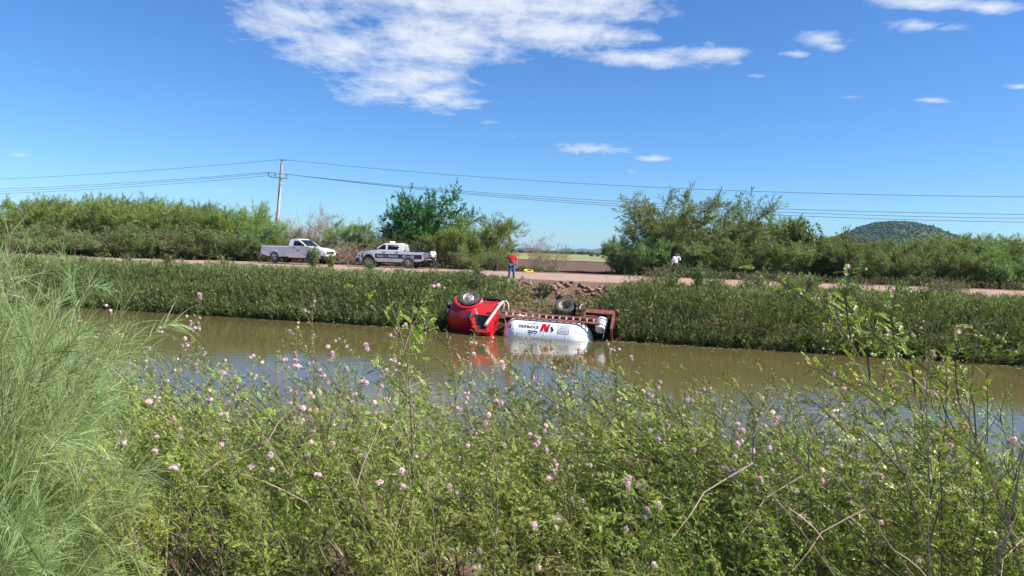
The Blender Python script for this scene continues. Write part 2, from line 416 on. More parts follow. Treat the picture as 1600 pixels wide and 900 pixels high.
# leaf litter and scum drifting near the far edge and round the wreck
r_ = np.random.default_rng(17); n = 1500; U = np.where(r_.uniform(size=n) < .45, r_.normal(size=n) * 4.5 - 9.0, r_.uniform(-50, 22, n)); Vv = 32.6 - np.abs(r_.normal(size=n)) * np.where(r_.uniform(size=n) < .7, .5, 4.5)
X, Y = xy(U, Vv); a = r_.uniform(0, 6.28, (n, 1)) + np.arange(5)[None] * 1.2566; R = r_.uniform(.015, .06, (n, 1)) * r_.uniform(.5, 1.2, (n, 5))
V = np.stack([X[:, None] + R * np.cos(a) * 1.4, Y[:, None] + R * np.sin(a), np.full((n, 5), .006) + r_.uniform(0, .006, (n, 1))], -1)
tag(mesh_np('floating_litter', V.reshape(-1, 3), np.arange(n * 5).reshape(n, 5), mat('litter', (.20, .17, .09), .8, col2=(.38, .34, .22), nscale=.9)), kind='stuff')

# ------------------------------------------------------------------ far relief
m_hill = mat('hill_scrub_ground', (.036, .064, .020), .9, col2=(.052, .084, .026), nscale=.03)
def hill(name, cx, Y, prof, depth, m, nscale, namp, seed):
    """prof: (offset along X in m, height in m) skyline"""
    xs = np.linspace(prof[0][0], prof[-1][0], 140); ys = np.linspace(-1, 1, 60)
    H = np.interp(xs, [p[0] for p in prof], [p[1] for p in prof])
    for _ in range(6): H = np.convolve(np.pad(H, 1, mode='edge'), [.25, .5, .25], 'valid')
    Xg, Yg = np.meshgrid(xs, ys, indexing='ij')
    Z = H[:, None] * np.clip(np.cos(Yg * math.pi / 2), 0, 1) ** 0.8 + namp * fbm(Xg / nscale, Yg * depth / nscale, 5, seed) * np.clip(H[:, None] / H.max() * 3, 0, 1) * (1 - Yg ** 4)
    V = np.stack([cx + Xg, Y + Yg * depth, 2.0 + Z], -1).reshape(-1, 3); nv = 60
    i = np.arange(139)[:, None] * nv + np.arange(nv - 1)[None]
    F = np.stack([i, i + nv, i + nv + 1, i + 1], -1).reshape(-1, 4)
    return tag(mesh_np(name, V, F, m, smooth=True), kind='structure'), V.reshape(140, 60, 3)
HY = 1800.0
pts = [(1180, 402), (1230, 392), (1290, 379), (1318, 370), (1345, 361), (1362, 352), (1376, 348.5), (1392, 347), (1415, 348), (1432, 353), (1450, 361), (1475, 374), (1500, 385), (1560, 400), (1600, 412)]
P0 = at(1400, 380, HY)
prof = [(at(x, y, HY)[0] - P0[0], max(at(x, y, HY)[2] - 2.0, 0)) for x, y in pts]
hobj, HV = hill('hill', P0[0], HY, prof, 260, m_hill, 60, 9, 51)
m_scrub = leaf_mat('hill_tree_leaves', (.032, .062, .018), (.060, .098, .030), .1, .8)
# low desert trees covering the slope: nobody could count them
r_ = np.random.default_rng(3); ico = bmesh.new(); bmesh.ops.create_icosphere(ico, subdivisions=1, radius=1)
icoV = np.array([v.co[:] for v in ico.verts]); icoF = np.array([[v.index for v in f.verts] for f in ico.faces]); ico.free()
n = 9000; ii = r_.integers(4, 136, n); jj = r_.integers(2, 40, n); B = HV[ii, jj] + r_.normal(size=(n, 3)) * [4, 5, 0]
sc_ = r_.uniform(1.4, 3.4, (n, 1, 1)) * np.array([1, 1, .75]); V = icoV[None] * (1 + r_.normal(size=(n, 12, 1)) * .22) * sc_ + B[:, None] + [0, 0, 1.2]
F = icoF[None] + (np.arange(n) * 12)[:, None, None]
tag(mesh_np('hill_scrub', V.reshape(-1, 3), F.reshape(-1, 3), m_scrub), kind='stuff')
# far mountain range
m_mtn = mat('mountain_rock', (.035, .042, .038), .95, col2=(.065, .065, .055), nscale=.004)
MY = 7000.0
mp_ = [(740, 397), (770, 393), (800, 389), (815, 386), (830, 386.5), (842, 389), (855, 391), (868, 392), (880, 388), (890, 389.5), (900, 390), (912, 387.5), (922, 391), (935, 388), (948, 386.5), (962, 389), (990, 387), (1030, 392), (1100, 401)]
P1 = at(900, 395, MY); prof = [(at(x, y, MY)[0] - P1[0], max(at(x, y, MY)[2] - 2, 0)) for x, y in mp_]
hill('mountains', P1[0], MY, prof, 500, m_mtn, 160, 24, 61)
# ------------------------------------------------------------------ vegetation materials
m_bark = mat('bark', (.10, .075, .055), .9, col2=(.19, .15, .115), nscale=6)
m_greenbark = mat('green_bark', (.13, .14, .06), .8, col2=(.20, .19, .10), nscale=6)
m_twig = mat('dry_twig', (.26, .18, .14), .9, col2=(.36, .27, .22), nscale=5)
m_lf_feather = leaf_mat('feathery_leaf', (.14, .21, .055), (.26, .33, .095), .42, .6, (.32, .30, .13))
m_lf_olive = leaf_mat('olive_leaf', (.135, .175, .072), (.225, .27, .12), .42, .6, (.31, .27, .14))
m_lf_dense = leaf_mat('mesquite_leaf', (.125, .18, .068), (.225, .285, .115), .42, .6)
m_lf_airy = leaf_mat('airy_leaf', (.135, .20, .075), (.235, .305, .12), .42, .6, (.28, .29, .14))
m_lf_dark = leaf_mat('dark_tree_leaf', (.040, .105, .028), (.088, .18, .050), .34, .5)
m_lf_bare = leaf_mat('withered_leaf', (.26, .19, .14), (.36, .27, .20), .2, .8, (.20, .22, .09))

def tree_parts(seed, H, Wd, nstem, nbr, ntw, nleaf, ll, lw, droop=0.0, spread=0.6, base=0.25, trunk_r=.07, twl=.16, scatter=.6, bare=0.0):
    """multi-stemmed desert tree: stems > branches > twigs > leaves, all in metres"""
    r = np.random.default_rng(seed); wood = MB(); P = []; D = []
    sx = Wd / 2
    for k in range(nstem):
        az = 2 * math.pi * (k + r.uniform(0, .6)) / nstem
        rad = math.sqrt(r.uniform(.05, 1)) * spread
        d = np.array([math.cos(az) * rad * sx / H * 1.5, math.sin(az) * rad * sx / H * 1.5, 1.0])
        L = H * r.uniform(.72, 1.0)
        pts, dirs = curve_pts((r.normal() * .12, r.normal() * .12, -.15), d, L * .86, 9, r, .10, (math.cos(az) * .25, math.sin(az) * .25, -.1))
        wood.tube(pts, np.linspace(trunk_r, trunk_r * .18, 10) * r.uniform(.8, 1.15), 5)
        for j in range(nbr):
            f = base + (1 - base) * (j + r.uniform(0, 1)) / nbr; q = f * 9; i = min(int(q), 8)
            p = pts[i] + (pts[i + 1] - pts[i]) * (q - i)
            side = unit(r.normal(size=3) * [1, 1, .35] + np.array([math.cos(az), math.sin(az), 0]) * .35)
            bl = H * (.20 + .22 * (1 - f)) * r.uniform(.7, 1.3)
            bp, bd = curve_pts(p, dirs[i] * .55 + side * .95, bl, 5, r, .16, (0, 0, -droop + .25))
            wood.tube(bp, np.linspace(trunk_r * .34 * (1.2 - f), .006, 6), 3, cap=False)
            for w in range(ntw):
                g = r.uniform(.15, 1); q2 = g * 5; i2 = min(int(q2), 4); tp = bp[i2] + (bp[i2 + 1] - bp[i2]) * (q2 - i2)
                td = unit(bd[i2] * .7 + r.normal(size=3) * .55 + np.array([0, 0, .18]))
                tl = H * twl * r.uniform(.5, 1.2)
                if bare: wood.tube([tp, tp + td * tl * .5 + r.normal(size=3) * .03, tp + td * tl], [.008, .006, .003], 3, cap=False)
                nl = int(nleaf * (1 - bare))
                if nl:
                    s = r.uniform(0, 1, nl)[:, None]; P.append(tp + td * tl * s + r.normal(size=(nl, 3)) * .04)
                    D.append(unit(td + r.normal(size=(nl, 3)) * scatter + np.array([0, 0, -droop * .6])))
    if P:
        P = np.concatenate(P); D = np.concatenate(D); n = len(P)
        lv = diamonds(P, D, ll * r.uniform(.6, 1.3, n), lw * r.uniform(.7, 1.3, n), r)
    else: lv = None
    return wood, lv
EFF = {}
def make_tree(name, label, cat, group, m_leaf, m_wood, **kw):
    root = thing(name, label, cat, group=group); wood, lv = tree_parts(**kw)
    wood.build('trunk', m_wood, root, smooth=True)
    if lv is not None: mesh_np('crown', lv[0], lv[1], m_leaf, root)
    z_ = lv[0][:, 2]; x_ = np.abs(lv[0][:, :2]); EFF[name + str(kw['seed'])] = (float(np.quantile(z_, .9993)), float(np.quantile(x_, .97)) * 2)
    return root
PROTO = {
 'f1': dict(name='feathery_tree', m_leaf=m_lf_feather, m_wood=m_greenbark, seed=11, H=4.6, Wd=5.0, nstem=8, nbr=9, ntw=8, nleaf=26, ll=.30, lw=.030, spread=.8, base=.12, scatter=.38),
 'f2': dict(name='feathery_tree', m_leaf=m_lf_feather, m_wood=m_greenbark, seed=12, H=4.6, Wd=4.4, nstem=9, nbr=8, ntw=8, nleaf=24, ll=.34, lw=.028, spread=.7, base=.10, scatter=.34),
 'o1': dict(name='olive_shrub', m_leaf=m_lf_olive, m_wood=m_bark, seed=13, H=4.0, Wd=5.0, nstem=10, nbr=8, ntw=8, nleaf=22, ll=.26, lw=.030, spread=.9, base=.05, scatter=.5),
 'd1': dict(name='mesquite_bush', m_leaf=m_lf_dense, m_wood=m_bark, seed=14, H=3.6, Wd=5.4, nstem=12, nbr=9, ntw=9, nleaf=22, ll=.20, lw=.036, spread=1.0, base=.04, scatter=.7),
 'd2': dict(name='mesquite_bush', m_leaf=m_lf_dense, m_wood=m_bark, seed=15, H=3.8, Wd=4.8, nstem=11, nbr=9, ntw=9, nleaf=22, ll=.22, lw=.034, spread=.95, base=.04, scatter=.65),
 'k1': dict(name='dark_leafy_tree', m_leaf=m_lf_dark, m_wood=m_bark, seed=16, H=6.0, Wd=5.6, nstem=13, nbr=11, ntw=8, nleaf=24, ll=.22, lw=.065, spread=.95, base=.14, trunk_r=.1, twl=.15, scatter=.45),
 'g1': dict(name='palo_verde_tree', m_leaf=m_lf_airy, m_wood=m_greenbark, seed=27, H=6.2, Wd=8.0, nstem=10, nbr=11, ntw=10, nleaf=32, ll=.26, lw=.034, spread=.95, base=.16, trunk_r=.10, twl=.13, scatter=.5),
 'l1': dict(name='leafy_tree', m_leaf=m_lf_dense, m_wood=m_bark, seed=18, H=4.4, Wd=5.2, nstem=8, nbr=9, ntw=9, nleaf=24, ll=.22, lw=.07, spread=.9, base=.2, scatter=.6),
 'b1': dict(name='bare_shrub', m_leaf=m_lf_bare, m_wood=m_twig, seed=19, H=3.6, Wd=3.4, nstem=10, nbr=9, ntw=6, nleaf=8, ll=.14, lw=.022, spread=.6, base=.12, trunk_r=.03, bare=.3, scatter=.5),
 's1': dict(name='sparse_sapling', m_leaf=m_lf_feather, m_wood=m_twig, seed=20, H=3.0, Wd=3.0, nstem=5, nbr=8, ntw=6, nleaf=7, ll=.22, lw=.022, spread=.7, base=.25, trunk_r=.03, bare=.35, scatter=.4),
}
_made = {}; _eff = {}
def plant(kind, px, ytop, Y, wpx, label, group=None, name=None, cat=None, rz=None):
    """tree of a kind whose crown top stands at photo height ytop, at depth Y"""
    k = PROTO[kind]; g = at(px, 420, Y); X = g[0]; z0 = float(gz(X, Y)) - .05
    top = at(px, ytop, Y)[2]; h = top - z0; w = wpx / FOC * Y
    rz = random.uniform(0, 6.28) if rz is None else rz
    cat = cat or ('tree' if 'tree' in k['name'] else 'bush')
    if kind in _made:
        He, We = _eff[kind]; sc = (w / We, w / We, h / He)
    if kind not in _made:
        kk = dict(k); nm = kk.pop('name'); ml = kk.pop('m_leaf'); mw = kk.pop('m_wood')
        o = make_tree(name or nm, label, cat, group, ml, mw, **kk); He, We = _eff[kind] = EFF[(name or nm) + str(kk['seed'])]; sc = (w / We, w / We, h / He); o.location = (X, Y, z0); o.rotation_euler = (0, 0, rz); o.scale = sc; _made[kind] = o
        return o
    o = copy_tree(_made[kind], label, (X, Y, z0), rz, sc, group)
    if group is None and 'group' in o: del o['group']
    if name: o.name = name
    o['category'] = cat
    return o
GL = 'feathery trees lining the far side of the dirt road on the left'
GR = 'mesquite bushes lining the far side of the dirt road on the right'
ORD = 'first second third fourth fifth sixth seventh eighth ninth tenth eleventh twelfth thirteenth fourteenth fifteenth sixteenth seventeenth eighteenth nineteenth twentieth'.split()
def in_order(rows):
    xs = sorted(r[0] for r in rows); return [(ORD[xs.index(r[0])],) + r for r in rows]
for od, px, yt, Y, w, kd in in_order([(-40, 312, 66, 110, 'f1'), (28, 318, 70, 100, 'f2'), (60, 308, 66, 92, 'f1'), (105, 312, 70, 95, 'f1'), (125, 306, 74, 100, 'f2'), (172, 306, 67, 62, 'f2'), (205, 312, 70, 105, 'f1'), (238, 314, 65, 105, 'f2'),
                         (268, 310, 70, 110, 'f1'), (305, 320, 66, 95, 'f2'), (335, 322, 70, 90, 'f1'), (368, 328, 65, 85, 'f1'), (395, 318, 68, 60, 'f2'), (415, 345, 66, 80, 'f2')]):
    plant(kd, px, yt - 5, Y, w, f'tall feathery tree, {od} from the left in the hedge left of the white pickup', GL)
for od, px, yt, Y, w, kd in in_order([(-10, 345, 62, 130, 'o1'), (70, 350, 63, 110, 'o1'), (190, 352, 62, 120, 'o1'), (250, 345, 63, 110, 'd2'), (310, 350, 62, 130, 'o1'), (375, 352, 63, 110, 'd1'), (150, 340, 66, 120, 'o1'), (420, 365, 64, 90, 'o1')]):
    plant(kd, px, yt, Y, w, f'low olive shrub, {od} from the left under the feathery hedge left of the pickup', GL)
# behind the vehicles
plant('b1', 455, 330, 67, 60, 'pinkish brown leafless shrub behind the white pickup cab', 'bare shrubs behind the vehicles')
plant('b1', 487, 322, 69, 52, 'tall pinkish bare shrub just right of the power pole', 'bare shrubs behind the vehicles')
plant('b1', 512, 318, 72, 44, 'thin grey leafless shrub between the two vehicles', 'bare shrubs behind the vehicles')
plant('o1', 470, 358, 64, 90, 'olive shrub growing close behind the white pickup')
plant('f1', 545, 342, 66, 70, 'pale green feathery tree between the white pickup and the police truck')
plant('o1', 585, 346, 65, 90, 'olive brown shrub behind the police truck bonnet')
plant('b1', 545, 372, 61, 80, 'low tangle of dry twigs ahead of the police truck', 'bare shrubs behind the vehicles')
plant('o1', 630, 362, 64, 80, 'dull olive shrub behind the police truck cab')
plant('k1', 664, 289, 66, 118, 'dark green leafy tree rising behind the police truck', cat='tree')
plant('k1', 622, 345, 69, 60, 'dark low tree at the left foot of the tall dark tree', cat='tree')
plant('f2', 690, 362, 61, 70, 'bright feathery bush behind the officer leaning on the tailgate', cat='bush')
plant('f1', 728, 350, 61, 70, 'feathery bush right of the officer leaning on the tailgate', cat='bush')
plant('f2', 763, 334, 63, 100, 'pale airy feathery tree left of the man in red', cat='tree')
plant('o1', 735, 385, 58, 90, 'low olive shrub at the road edge left of the man in red')
plant('o1', 778, 388, 58, 60, 'low dry shrub at the road edge behind the man in red')
plant('b1', 838, 362, 70, 44, 'thin bare sapling at the edge of the ploughed field', 'bare shrubs behind the vehicles')
plant('s1', 873, 378, 57, 40, 'sparse green sapling in front of the ploughed field')
plant('s1', 848, 392, 57, 36, 'small sparse sapling left of the one before the ploughed field')
# right of the field gap
plant('g1', 1078, 296, 60, 205, 'large airy tree standing behind the officer with a phone', cat='tree')
plant('g1', 1030, 330, 63, 120, 'tree with a rounded crown, left neighbour of the large airy tree', cat='tree')
plant('g1', 1160, 326, 61, 115, 'airy tree on the right flank of the large airy tree', cat='tree')
plant('d1', 975, 368, 60, 70, 'grey green bush at the right edge of the field gap')
plant('d1', 1010, 372, 57, 90, 'low dark bush left of the officer with a phone')
plant('d2', 1100, 372, 57, 110, 'low bush right of the officer with a phone')
plant('d1', 1060, 376, 58, 120, 'dark low bush directly behind the officer with a phone')
plant('d2', 1165, 372, 56, 100, 'low yellowish bush under the airy tree right flank')
plant('l1', 1262, 339, 59, 100, 'leafy green tree with an uneven top left of the hill', cat='tree')
plant('l1', 1222, 360, 58, 70, 'leafy low tree left of the uneven topped leafy tree', cat='tree')
for od, px, yt, Y, w, kd in in_order([(1235, 378, 56, 110, 'd1'), (1290, 372, 56, 110, 'd2'), (1330, 370, 55, 105, 'd1'), (1375, 366, 56, 110, 'd2'), (1420, 372, 54, 110, 'd1'), (1455, 368, 55, 105, 'd2'),
                         (1500, 366, 54, 110, 'd1'), (1540, 368, 53, 105, 'd2'), (1585, 366, 54, 110, 'd1'), (1630, 370, 53, 110, 'd2'), (1350, 385, 52.5, 90, 'd2'), (1405, 388, 51, 90, 'd1'), (1470, 384, 51, 100, 'd2'), (1560, 384, 50, 110, 'd1'),
                         (1525, 364, 58, 100, 'f1'), (1600, 364, 58, 100, 'f2'), (1480, 368, 58, 90, 'f2'), (1685, 368, 52, 130, 'd1')]):
    plant(kd, px, yt, Y, w, f'dense mesquite bush, {od} from the left in the hedge below the hill', GR)
# a distant tree belt along the horizon and two trees in the far field
r_ = np.random.default_rng(5); n = 1600; bx = r_.uniform(-900, 900, n); by = r_.uniform(1080, 1240, n)
V = icoV[None] * (1 + r_.normal(size=(n, 12, 1)) * .25) * (r_.uniform(1.5, 4.0, (n, 1, 1)) * [1.3, 1, .8]) + np.stack([bx, by, 2.2 + r_.uniform(1, 3.2, n)], -1)[:, None]
tag(mesh_np('distant_tree_belt', V.reshape(-1, 3), (icoF[None] + (np.arange(n) * 12)[:, None, None]).reshape(-1, 3), m_scrub), kind='stuff')
plant('l1', 924, 393.5, 420, 9, 'left of two tiny dark trees far out in the field', 'lone trees far out in the field', cat='tree')
plant('l1', 933, 395, 420, 7, 'right of two tiny dark trees far out in the field', 'lone trees far out in the field', cat='tree')

# ------------------------------------------------------------------ weeds covering the far bank (one mass)
m_weed = leaf_mat('bank_weed_leaf', (.080, .135, .036), (.175, .245, .072), .34, .6, (.22, .24, .11))
m_seed = leaf_mat('weed_seed_head', (.30, .24, .17), (.42, .34, .26), .2, .8, (.40, .28, .26))
def weed_mass(name, U, Vv, H, r, nleaf=34, ll=.16, lw=.040, lean=(0, 0), mt=None, tops=.0, heads=True):
    n = len(U); X, Y = xy(U, Vv); B = np.stack([X, Y, gz(X, Y) - .03], -1)
    ns = 3
    B = np.repeat(B, ns, 0) + r.normal(size=(n * ns, 3)) * [.10, .10, 0]; Hh = np.repeat(H, ns) * r.uniform(.65, 1.15, n * ns)
    D = unit(r.normal(size=(n * ns, 3)) * [.30, .30, 0] + [lean[0], lean[1], 1.0])
    bend = r.normal(size=(n * ns, 3)) * [.16, .16, 0]
    parts = [ribbons(B, D, Hh, np.full(n * ns, .014), r, 2, .12)]
    k = nleaf // ns; f = r.uniform(.08, 1.0, (n * ns, k)) ** .8
    P = B[:, None] + D[:, None] * (Hh[:, None] * f)[..., None] + bend[:, None] * (f ** 2)[..., None] * Hh[:, None, None]
    LD = unit(D[:, None] * .75 + r.normal(size=(n * ns, k, 3)) * .46)
    q = n * ns * k
    parts.append(diamonds(P.reshape(-1, 3), LD.reshape(-1, 3), ll * r.uniform(.5, 1.35, q), lw * r.uniform(.6, 1.4, q), r))
    V, F = merge(parts); o = tag(mesh_np(name, V, F, mt or m_weed), kind='stuff')
    if heads:
        pick = r.uniform(size=n * ns) < tops; T = B[pick] + D[pick] * Hh[pick][:, None] + bend[pick] * Hh[pick][:, None]
        m = 5; T = np.repeat(T, m, 0); q = len(T)
        if q:
            hv = diamonds(T + r.normal(size=(q, 3)) * .025, unit(r.normal(size=(q, 3)) * .5 + [0, 0, .9]), r.uniform(.05, .16, q), r.uniform(.018, .035, q), r)
            tag(mesh_np(name + '_seed_heads', hv[0], hv[1], m_seed), kind='stuff')
    return o
def bank_points(n, r, keep):
    U = r.uniform(-58, 24, n); Vv = 32.7 + 7.7 * r.uniform(0, 1, n) ** 1.15; k = keep(U, Vv, r); return U[k], Vv[k]
r_ = np.random.default_rng(21)
def keep_weeds(U, Vv, r):
    s = np.exp(-((U - SCAR_U) / 2.9) ** 4)
    low = (Vv < 34.6) & (U > -7)                # weeds still hang over the water at the right end of the truck
    return r.uniform(size=len(U)) > np.where(low, s * .25, s * 1.02)
U, Vv = bank_points(8200, r_, keep_weeds)
Hh = np.interp(Vv, [32.7, 34, 36.5, 38, 39.2, 40.4], [.80, 1.1, 1.0, .60, .32, .15]) * (.55 + 1.35 * np.clip(fbm(U * .55, Vv * .55, 3, 71) + .3, 0, 1)) * np.interp(U, [-58, -40, -12, 24], [.95, .9, .95, 1.0])
Hh = Hh * np.where((Vv > 37.5) & (U > -4), .72, 1.0) * np.where(r_.uniform(size=len(U)) < .07, 1.55, 1.0)
pale = (fbm(U * .22, Vv * .5, 3, 73) + .14 * (Vv - 36.6) + r_.normal(size=len(U)) * .10) > .16  # paler herbs in patches, thicker up the bank to colour in its sunlit tops
u2 = r_.uniform(-58, 24, 1500); u2 = u2[np.abs(u2 - SCAR_U - .5) > 3.6]; U = np.concatenate([U, u2]); Vv = np.concatenate([Vv, 32.75 + np.abs(r_.normal(size=len(u2))) * .35]); Hh = np.concatenate([Hh, r_.uniform(.45, .9, len(u2))]); pale = np.concatenate([pale, r_.uniform(size=len(u2)) < .15])
weed_mass('bank_weeds', U[~pale], Vv[~pale], Hh[~pale] * 1.10, r_, nleaf=42, ll=.23, lw=.034, lean=(-.10, -.20), tops=.05)
weed_mass('bank_herbs', U[pale], Vv[pale], Hh[pale] * 1.05, r_, nleaf=36, ll=.20, lw=.028, lean=(-.10, -.12), mt=leaf_mat('bank_herb_leaf', (.125, .165, .050), (.245, .285, .10), .3, .6, (.28, .25, .13)), tops=.22)
# taller, seedier growth along the road edge on the right, a sparser fringe on the left
U = np.concatenate([r_.uniform(-5.0, 24, 800), r_.uniform(-56, -14, 420)]); Vv = 40.35 + r_.normal(size=len(U)) * .35
cl = fbm(U * .55, U * 0 + 3, 3, 81); k = cl > np.where(U > -5, np.where(U > 2, .07, .0), .03); U, Vv, cl = U[k], Vv[k], cl[k]
Hh = np.where(U > -6, np.where(U > 3, .78, .95), .42) * (.55 + 1.5 * np.clip(cl + .05, 0, .6))
weed_mass('roadside_weeds', U, Vv, Hh, r_, nleaf=27, ll=.13, lw=.032, lean=(-.12, 0), mt=leaf_mat('roadside_weed_leaf', (.085, .105, .042), (.165, .18, .08), .3, .6, (.27, .23, .13)), tops=.55)
# growth at the far edge of the road, under the hedge
U = np.concatenate([r_.uniform(-4, 24, 420), r_.uniform(-60, -12, 620)]); Vv = 53.0 + np.abs(r_.normal(size=len(U))) * 1.1
k = ~((U > -35) & (U < -21.5) & (Vv < 54.4)); U, Vv = U[k], Vv[k]
Hh = .55 * (.6 + 1.2 * np.clip(fbm(U * .5, Vv * .5, 3, 91) + .3, 0, 1))
weed_mass('verge_weeds', U, Vv, Hh, r_, nleaf=24, ll=.15, lw=.035, mt=MATS['roadside_weed_leaf'], tops=.2)
# reeds standing in clumps along the far bank
n = 9000; U = r_.uniform(-56, 24, n); Vv = 32.9 + r_.uniform(0, 1, n) ** 1.3 * 6.0; cl = fbm(U * .30, Vv * .35, 3, 131); k = (cl > .07) & (np.abs(U - SCAR_U) > 3.4); U, Vv, cl = U[k], Vv[k], cl[k]
X, Y = xy(U, Vv); B = np.stack([X, Y, gz(X, Y) - .02], -1); n = len(U)
V, F = ribbons(B, unit(r_.normal(size=(n, 3)) * [.22, .22, 0] + [-.06, -.08, 1]), r_.uniform(.7, 1.35, n) * np.interp(Vv, [33, 36.5, 39], [1.1, 1, .6]), r_.uniform(.014, .030, n), r_, 4, .55)
tag(mesh_np('bank_reeds', V, F, leaf_mat('reed_blade', (.085, .150, .035), (.17, .24, .07), .35, .5, (.30, .27, .13))), kind='stuff')
# torn dry grass and uprooted weeds lying on the collapsed bank
m_dry = leaf_mat('dry_grass_blade', (.20, .16, .08), (.34, .29, .16), .2, .8, (.16, .19, .07))
n = 16000; U = SCAR_U + r_.normal(size=n) * 2.0; Vv = 33.4 + r_.beta(1.6, 2.0, n) * 6.0; cl = fbm(U * .8, Vv * .8, 3, 101); k = (cl > -.04) & (np.abs(U - SCAR_U) < 4); U, Vv = U[k], Vv[k]
X, Y = xy(U, Vv); B = np.stack([X, Y, gz(X, Y) + .02], -1); n = len(U)
V, F = ribbons(B, unit(r_.normal(size=(n, 3)) * [1, 1, .25] + [0, -.3, .25]), r_.uniform(.2, .6, n), r_.uniform(.012, .03, n), r_, 3, .5)
tag(mesh_np('dry_grass', V, F, m_dry), kind='stuff')
# clods of earth on the slump
n = 700; U = SCAR_U + r_.uniform(-3.4, 3.4, n); Vv = r_.uniform(33.6, 40.2, n); X, Y = xy(U, Vv); Z = gz(X, Y)
sz = r_.uniform(.25, .45, (n, 1, 1)) ** 2.2; V = icoV[None] * (1 + r_.normal(size=(n, 12, 1)) * .22) * sz * [1.2, 1, .75] + np.stack([X, Y, Z + .02], -1)[:, None]
tag(mesh_np('earth_clods', V.reshape(-1, 3), (icoF[None] + (np.arange(n) * 12)[:, None, None]).reshape(-1, 3), mat('clod_earth', (.13, .075, .052), .95, col2=(.25, .155, .115), nscale=3)), kind='stuff')

# single bushes one can point at on the near side of the road
def weed_bush(name, label, px, py, Y, H, Wd, seed, m, cat='bush', n=46, ll=.15, lw=.045, nl=26):
    r = np.random.default_rng(seed); g = at(px, py, Y); z0 = float(gz(g[0], Y)) - .04
    o = thing(name, label, cat, (g[0], Y, z0)); st = MB(); P = []; D = []
    for i in range(n):
        az = r.uniform(0, 6.28); d = np.array([math.cos(az) * Wd / H * .45 * r.uniform(.1, 1), math.sin(az) * Wd / H * .45 * r.uniform(.1, 1), 1])
        p, dd = curve_pts((r.normal() * .06, r.normal() * .06, 0), d, H * r.uniform(.7, 1.1), 5, r, .14)
        st.tube(p, np.linspace(.010, .003, 6), 3, cap=False)
        f = r.uniform(.1, 1, nl) * 5; i0 = np.minimum(f.astype(int), 4); P.append(p[i0] + (p[i0 + 1] - p[i0]) * (f - i0)[:, None]); D.append(unit(dd[i0] * .6 + r.normal(size=(nl, 3)) * .65))
    st.build('stems', m_bark, o); P = np.concatenate(P); D = np.concatenate(D); q = len(P)
    V, F = diamonds(P, D, ll * r.uniform(.5, 1.3, q), lw * r.uniform(.6, 1.4, q), r); mesh_np('foliage', V, F, m, o)
    return o
WG = 'tall ragged weed clumps along the top of the far bank'
r_ = np.random.default_rng(41); spots = [(x + r_.uniform(-1, 1), 1) for x in (-3.6, -1.8, .2, 2.6, 3.4, 5.8, 7.7, 8.6, 11.2, 13.6)] + [(x + r_.uniform(-1.2, 1.2), 0) for x in (-44, -40, -37, -33.5, -30, -25.5, -21, -17.5, -14)]
protos = [weed_bush('weed_clump', 'x', 800, 440, 40, 1.2, 1.0, 320 + k, m, 'weeds', 34, .17, .034, 24) for k, m in enumerate((MATS['roadside_weed_leaf'], MATS['bank_weed_leaf'], MATS['bank_herb_leaf']))]
for o in protos: o['group'] = WG
used = set(); cnt = [0, 0]
for u, right in sorted(spots):
    v = r_.uniform(36.6, 39.6); X, Y = xy(u, v); z = float(gz(X, Y)) - .04; k = int(r_.integers(0, 3)); s = r_.uniform(.75, 1.2) * (1 if right else .72); sc = (s * r_.uniform(.9, 1.5), s * r_.uniform(.9, 1.3), s * r_.uniform(.85, 1.15))
    lb = f"ragged weed clump, {ORD[cnt[right]]} from the left along the bank top " + ('right of the tanker' if right else 'left of the tanker'); cnt[right] += 1
    if k in used: copy_tree(protos[k], lb, (X, Y, z), r_.uniform(0, 6), sc, WG)
    else: used.add(k); o = protos[k]; o.location = (X, Y, z); o.scale = sc; o['label'] = lb
weed_bush('weed_bush', 'small olive bush on the bare lip of the bank, right of the man in red', 851, 443, 40.0, .75, 1.2, 301, MATS['roadside_weed_leaf'], n=40)
weed_bush('weed_bush', 'bright green rounded bush hiding the front wheel of the white pickup', 489, 410, 51.5, 1.55, 1.25, 302, m_lf_dense, n=70)
weed_bush('weed_bush', 'yellow green weed bush in front of the white pickup bumper', 517, 414, 51.0, 1.1, .9, 303, m_lf_feather, n=40)
weed_bush('weed_bush', 'bright green spreading bush at the road edge right of the officer with a phone', 1262, 436, 39.0, .95, 2.0, 304, leaf_mat('fresh_leaf', (.09, .19, .035), (.17, .29, .06), .35, .5), n=60)
weed_bush('weed_bush', 'pale bushy weed in front of the officer with a phone', 1052, 440, 40.5, 1.25, 1.6, 305, MATS['roadside_weed_leaf'], n=70)
weed_bush('weed_bush', 'tall bushy weed topping the bank left of the overturned truck', 742, 452, 39.0, 1.15, 1.8, 306, MATS['roadside_weed_leaf'], n=70)
weed_bush('weed_bush', 'dark overhanging weed at the waterline left of the red cab', 672, 515, 34.4, 1.3, 1.8, 307, m_weed, n=80)
weed_bush('weed_bush', 'leafy weed growing between the red cab and the white tank', 783, 512, 33.9, .9, .8, 308, m_lf_dense, n=26)
weed_bush('weed_bush', 'weed at the waterline behind the tail of the tanker', 968, 522, 33.2, 1.1, 1.4, 309, m_weed, n=60)
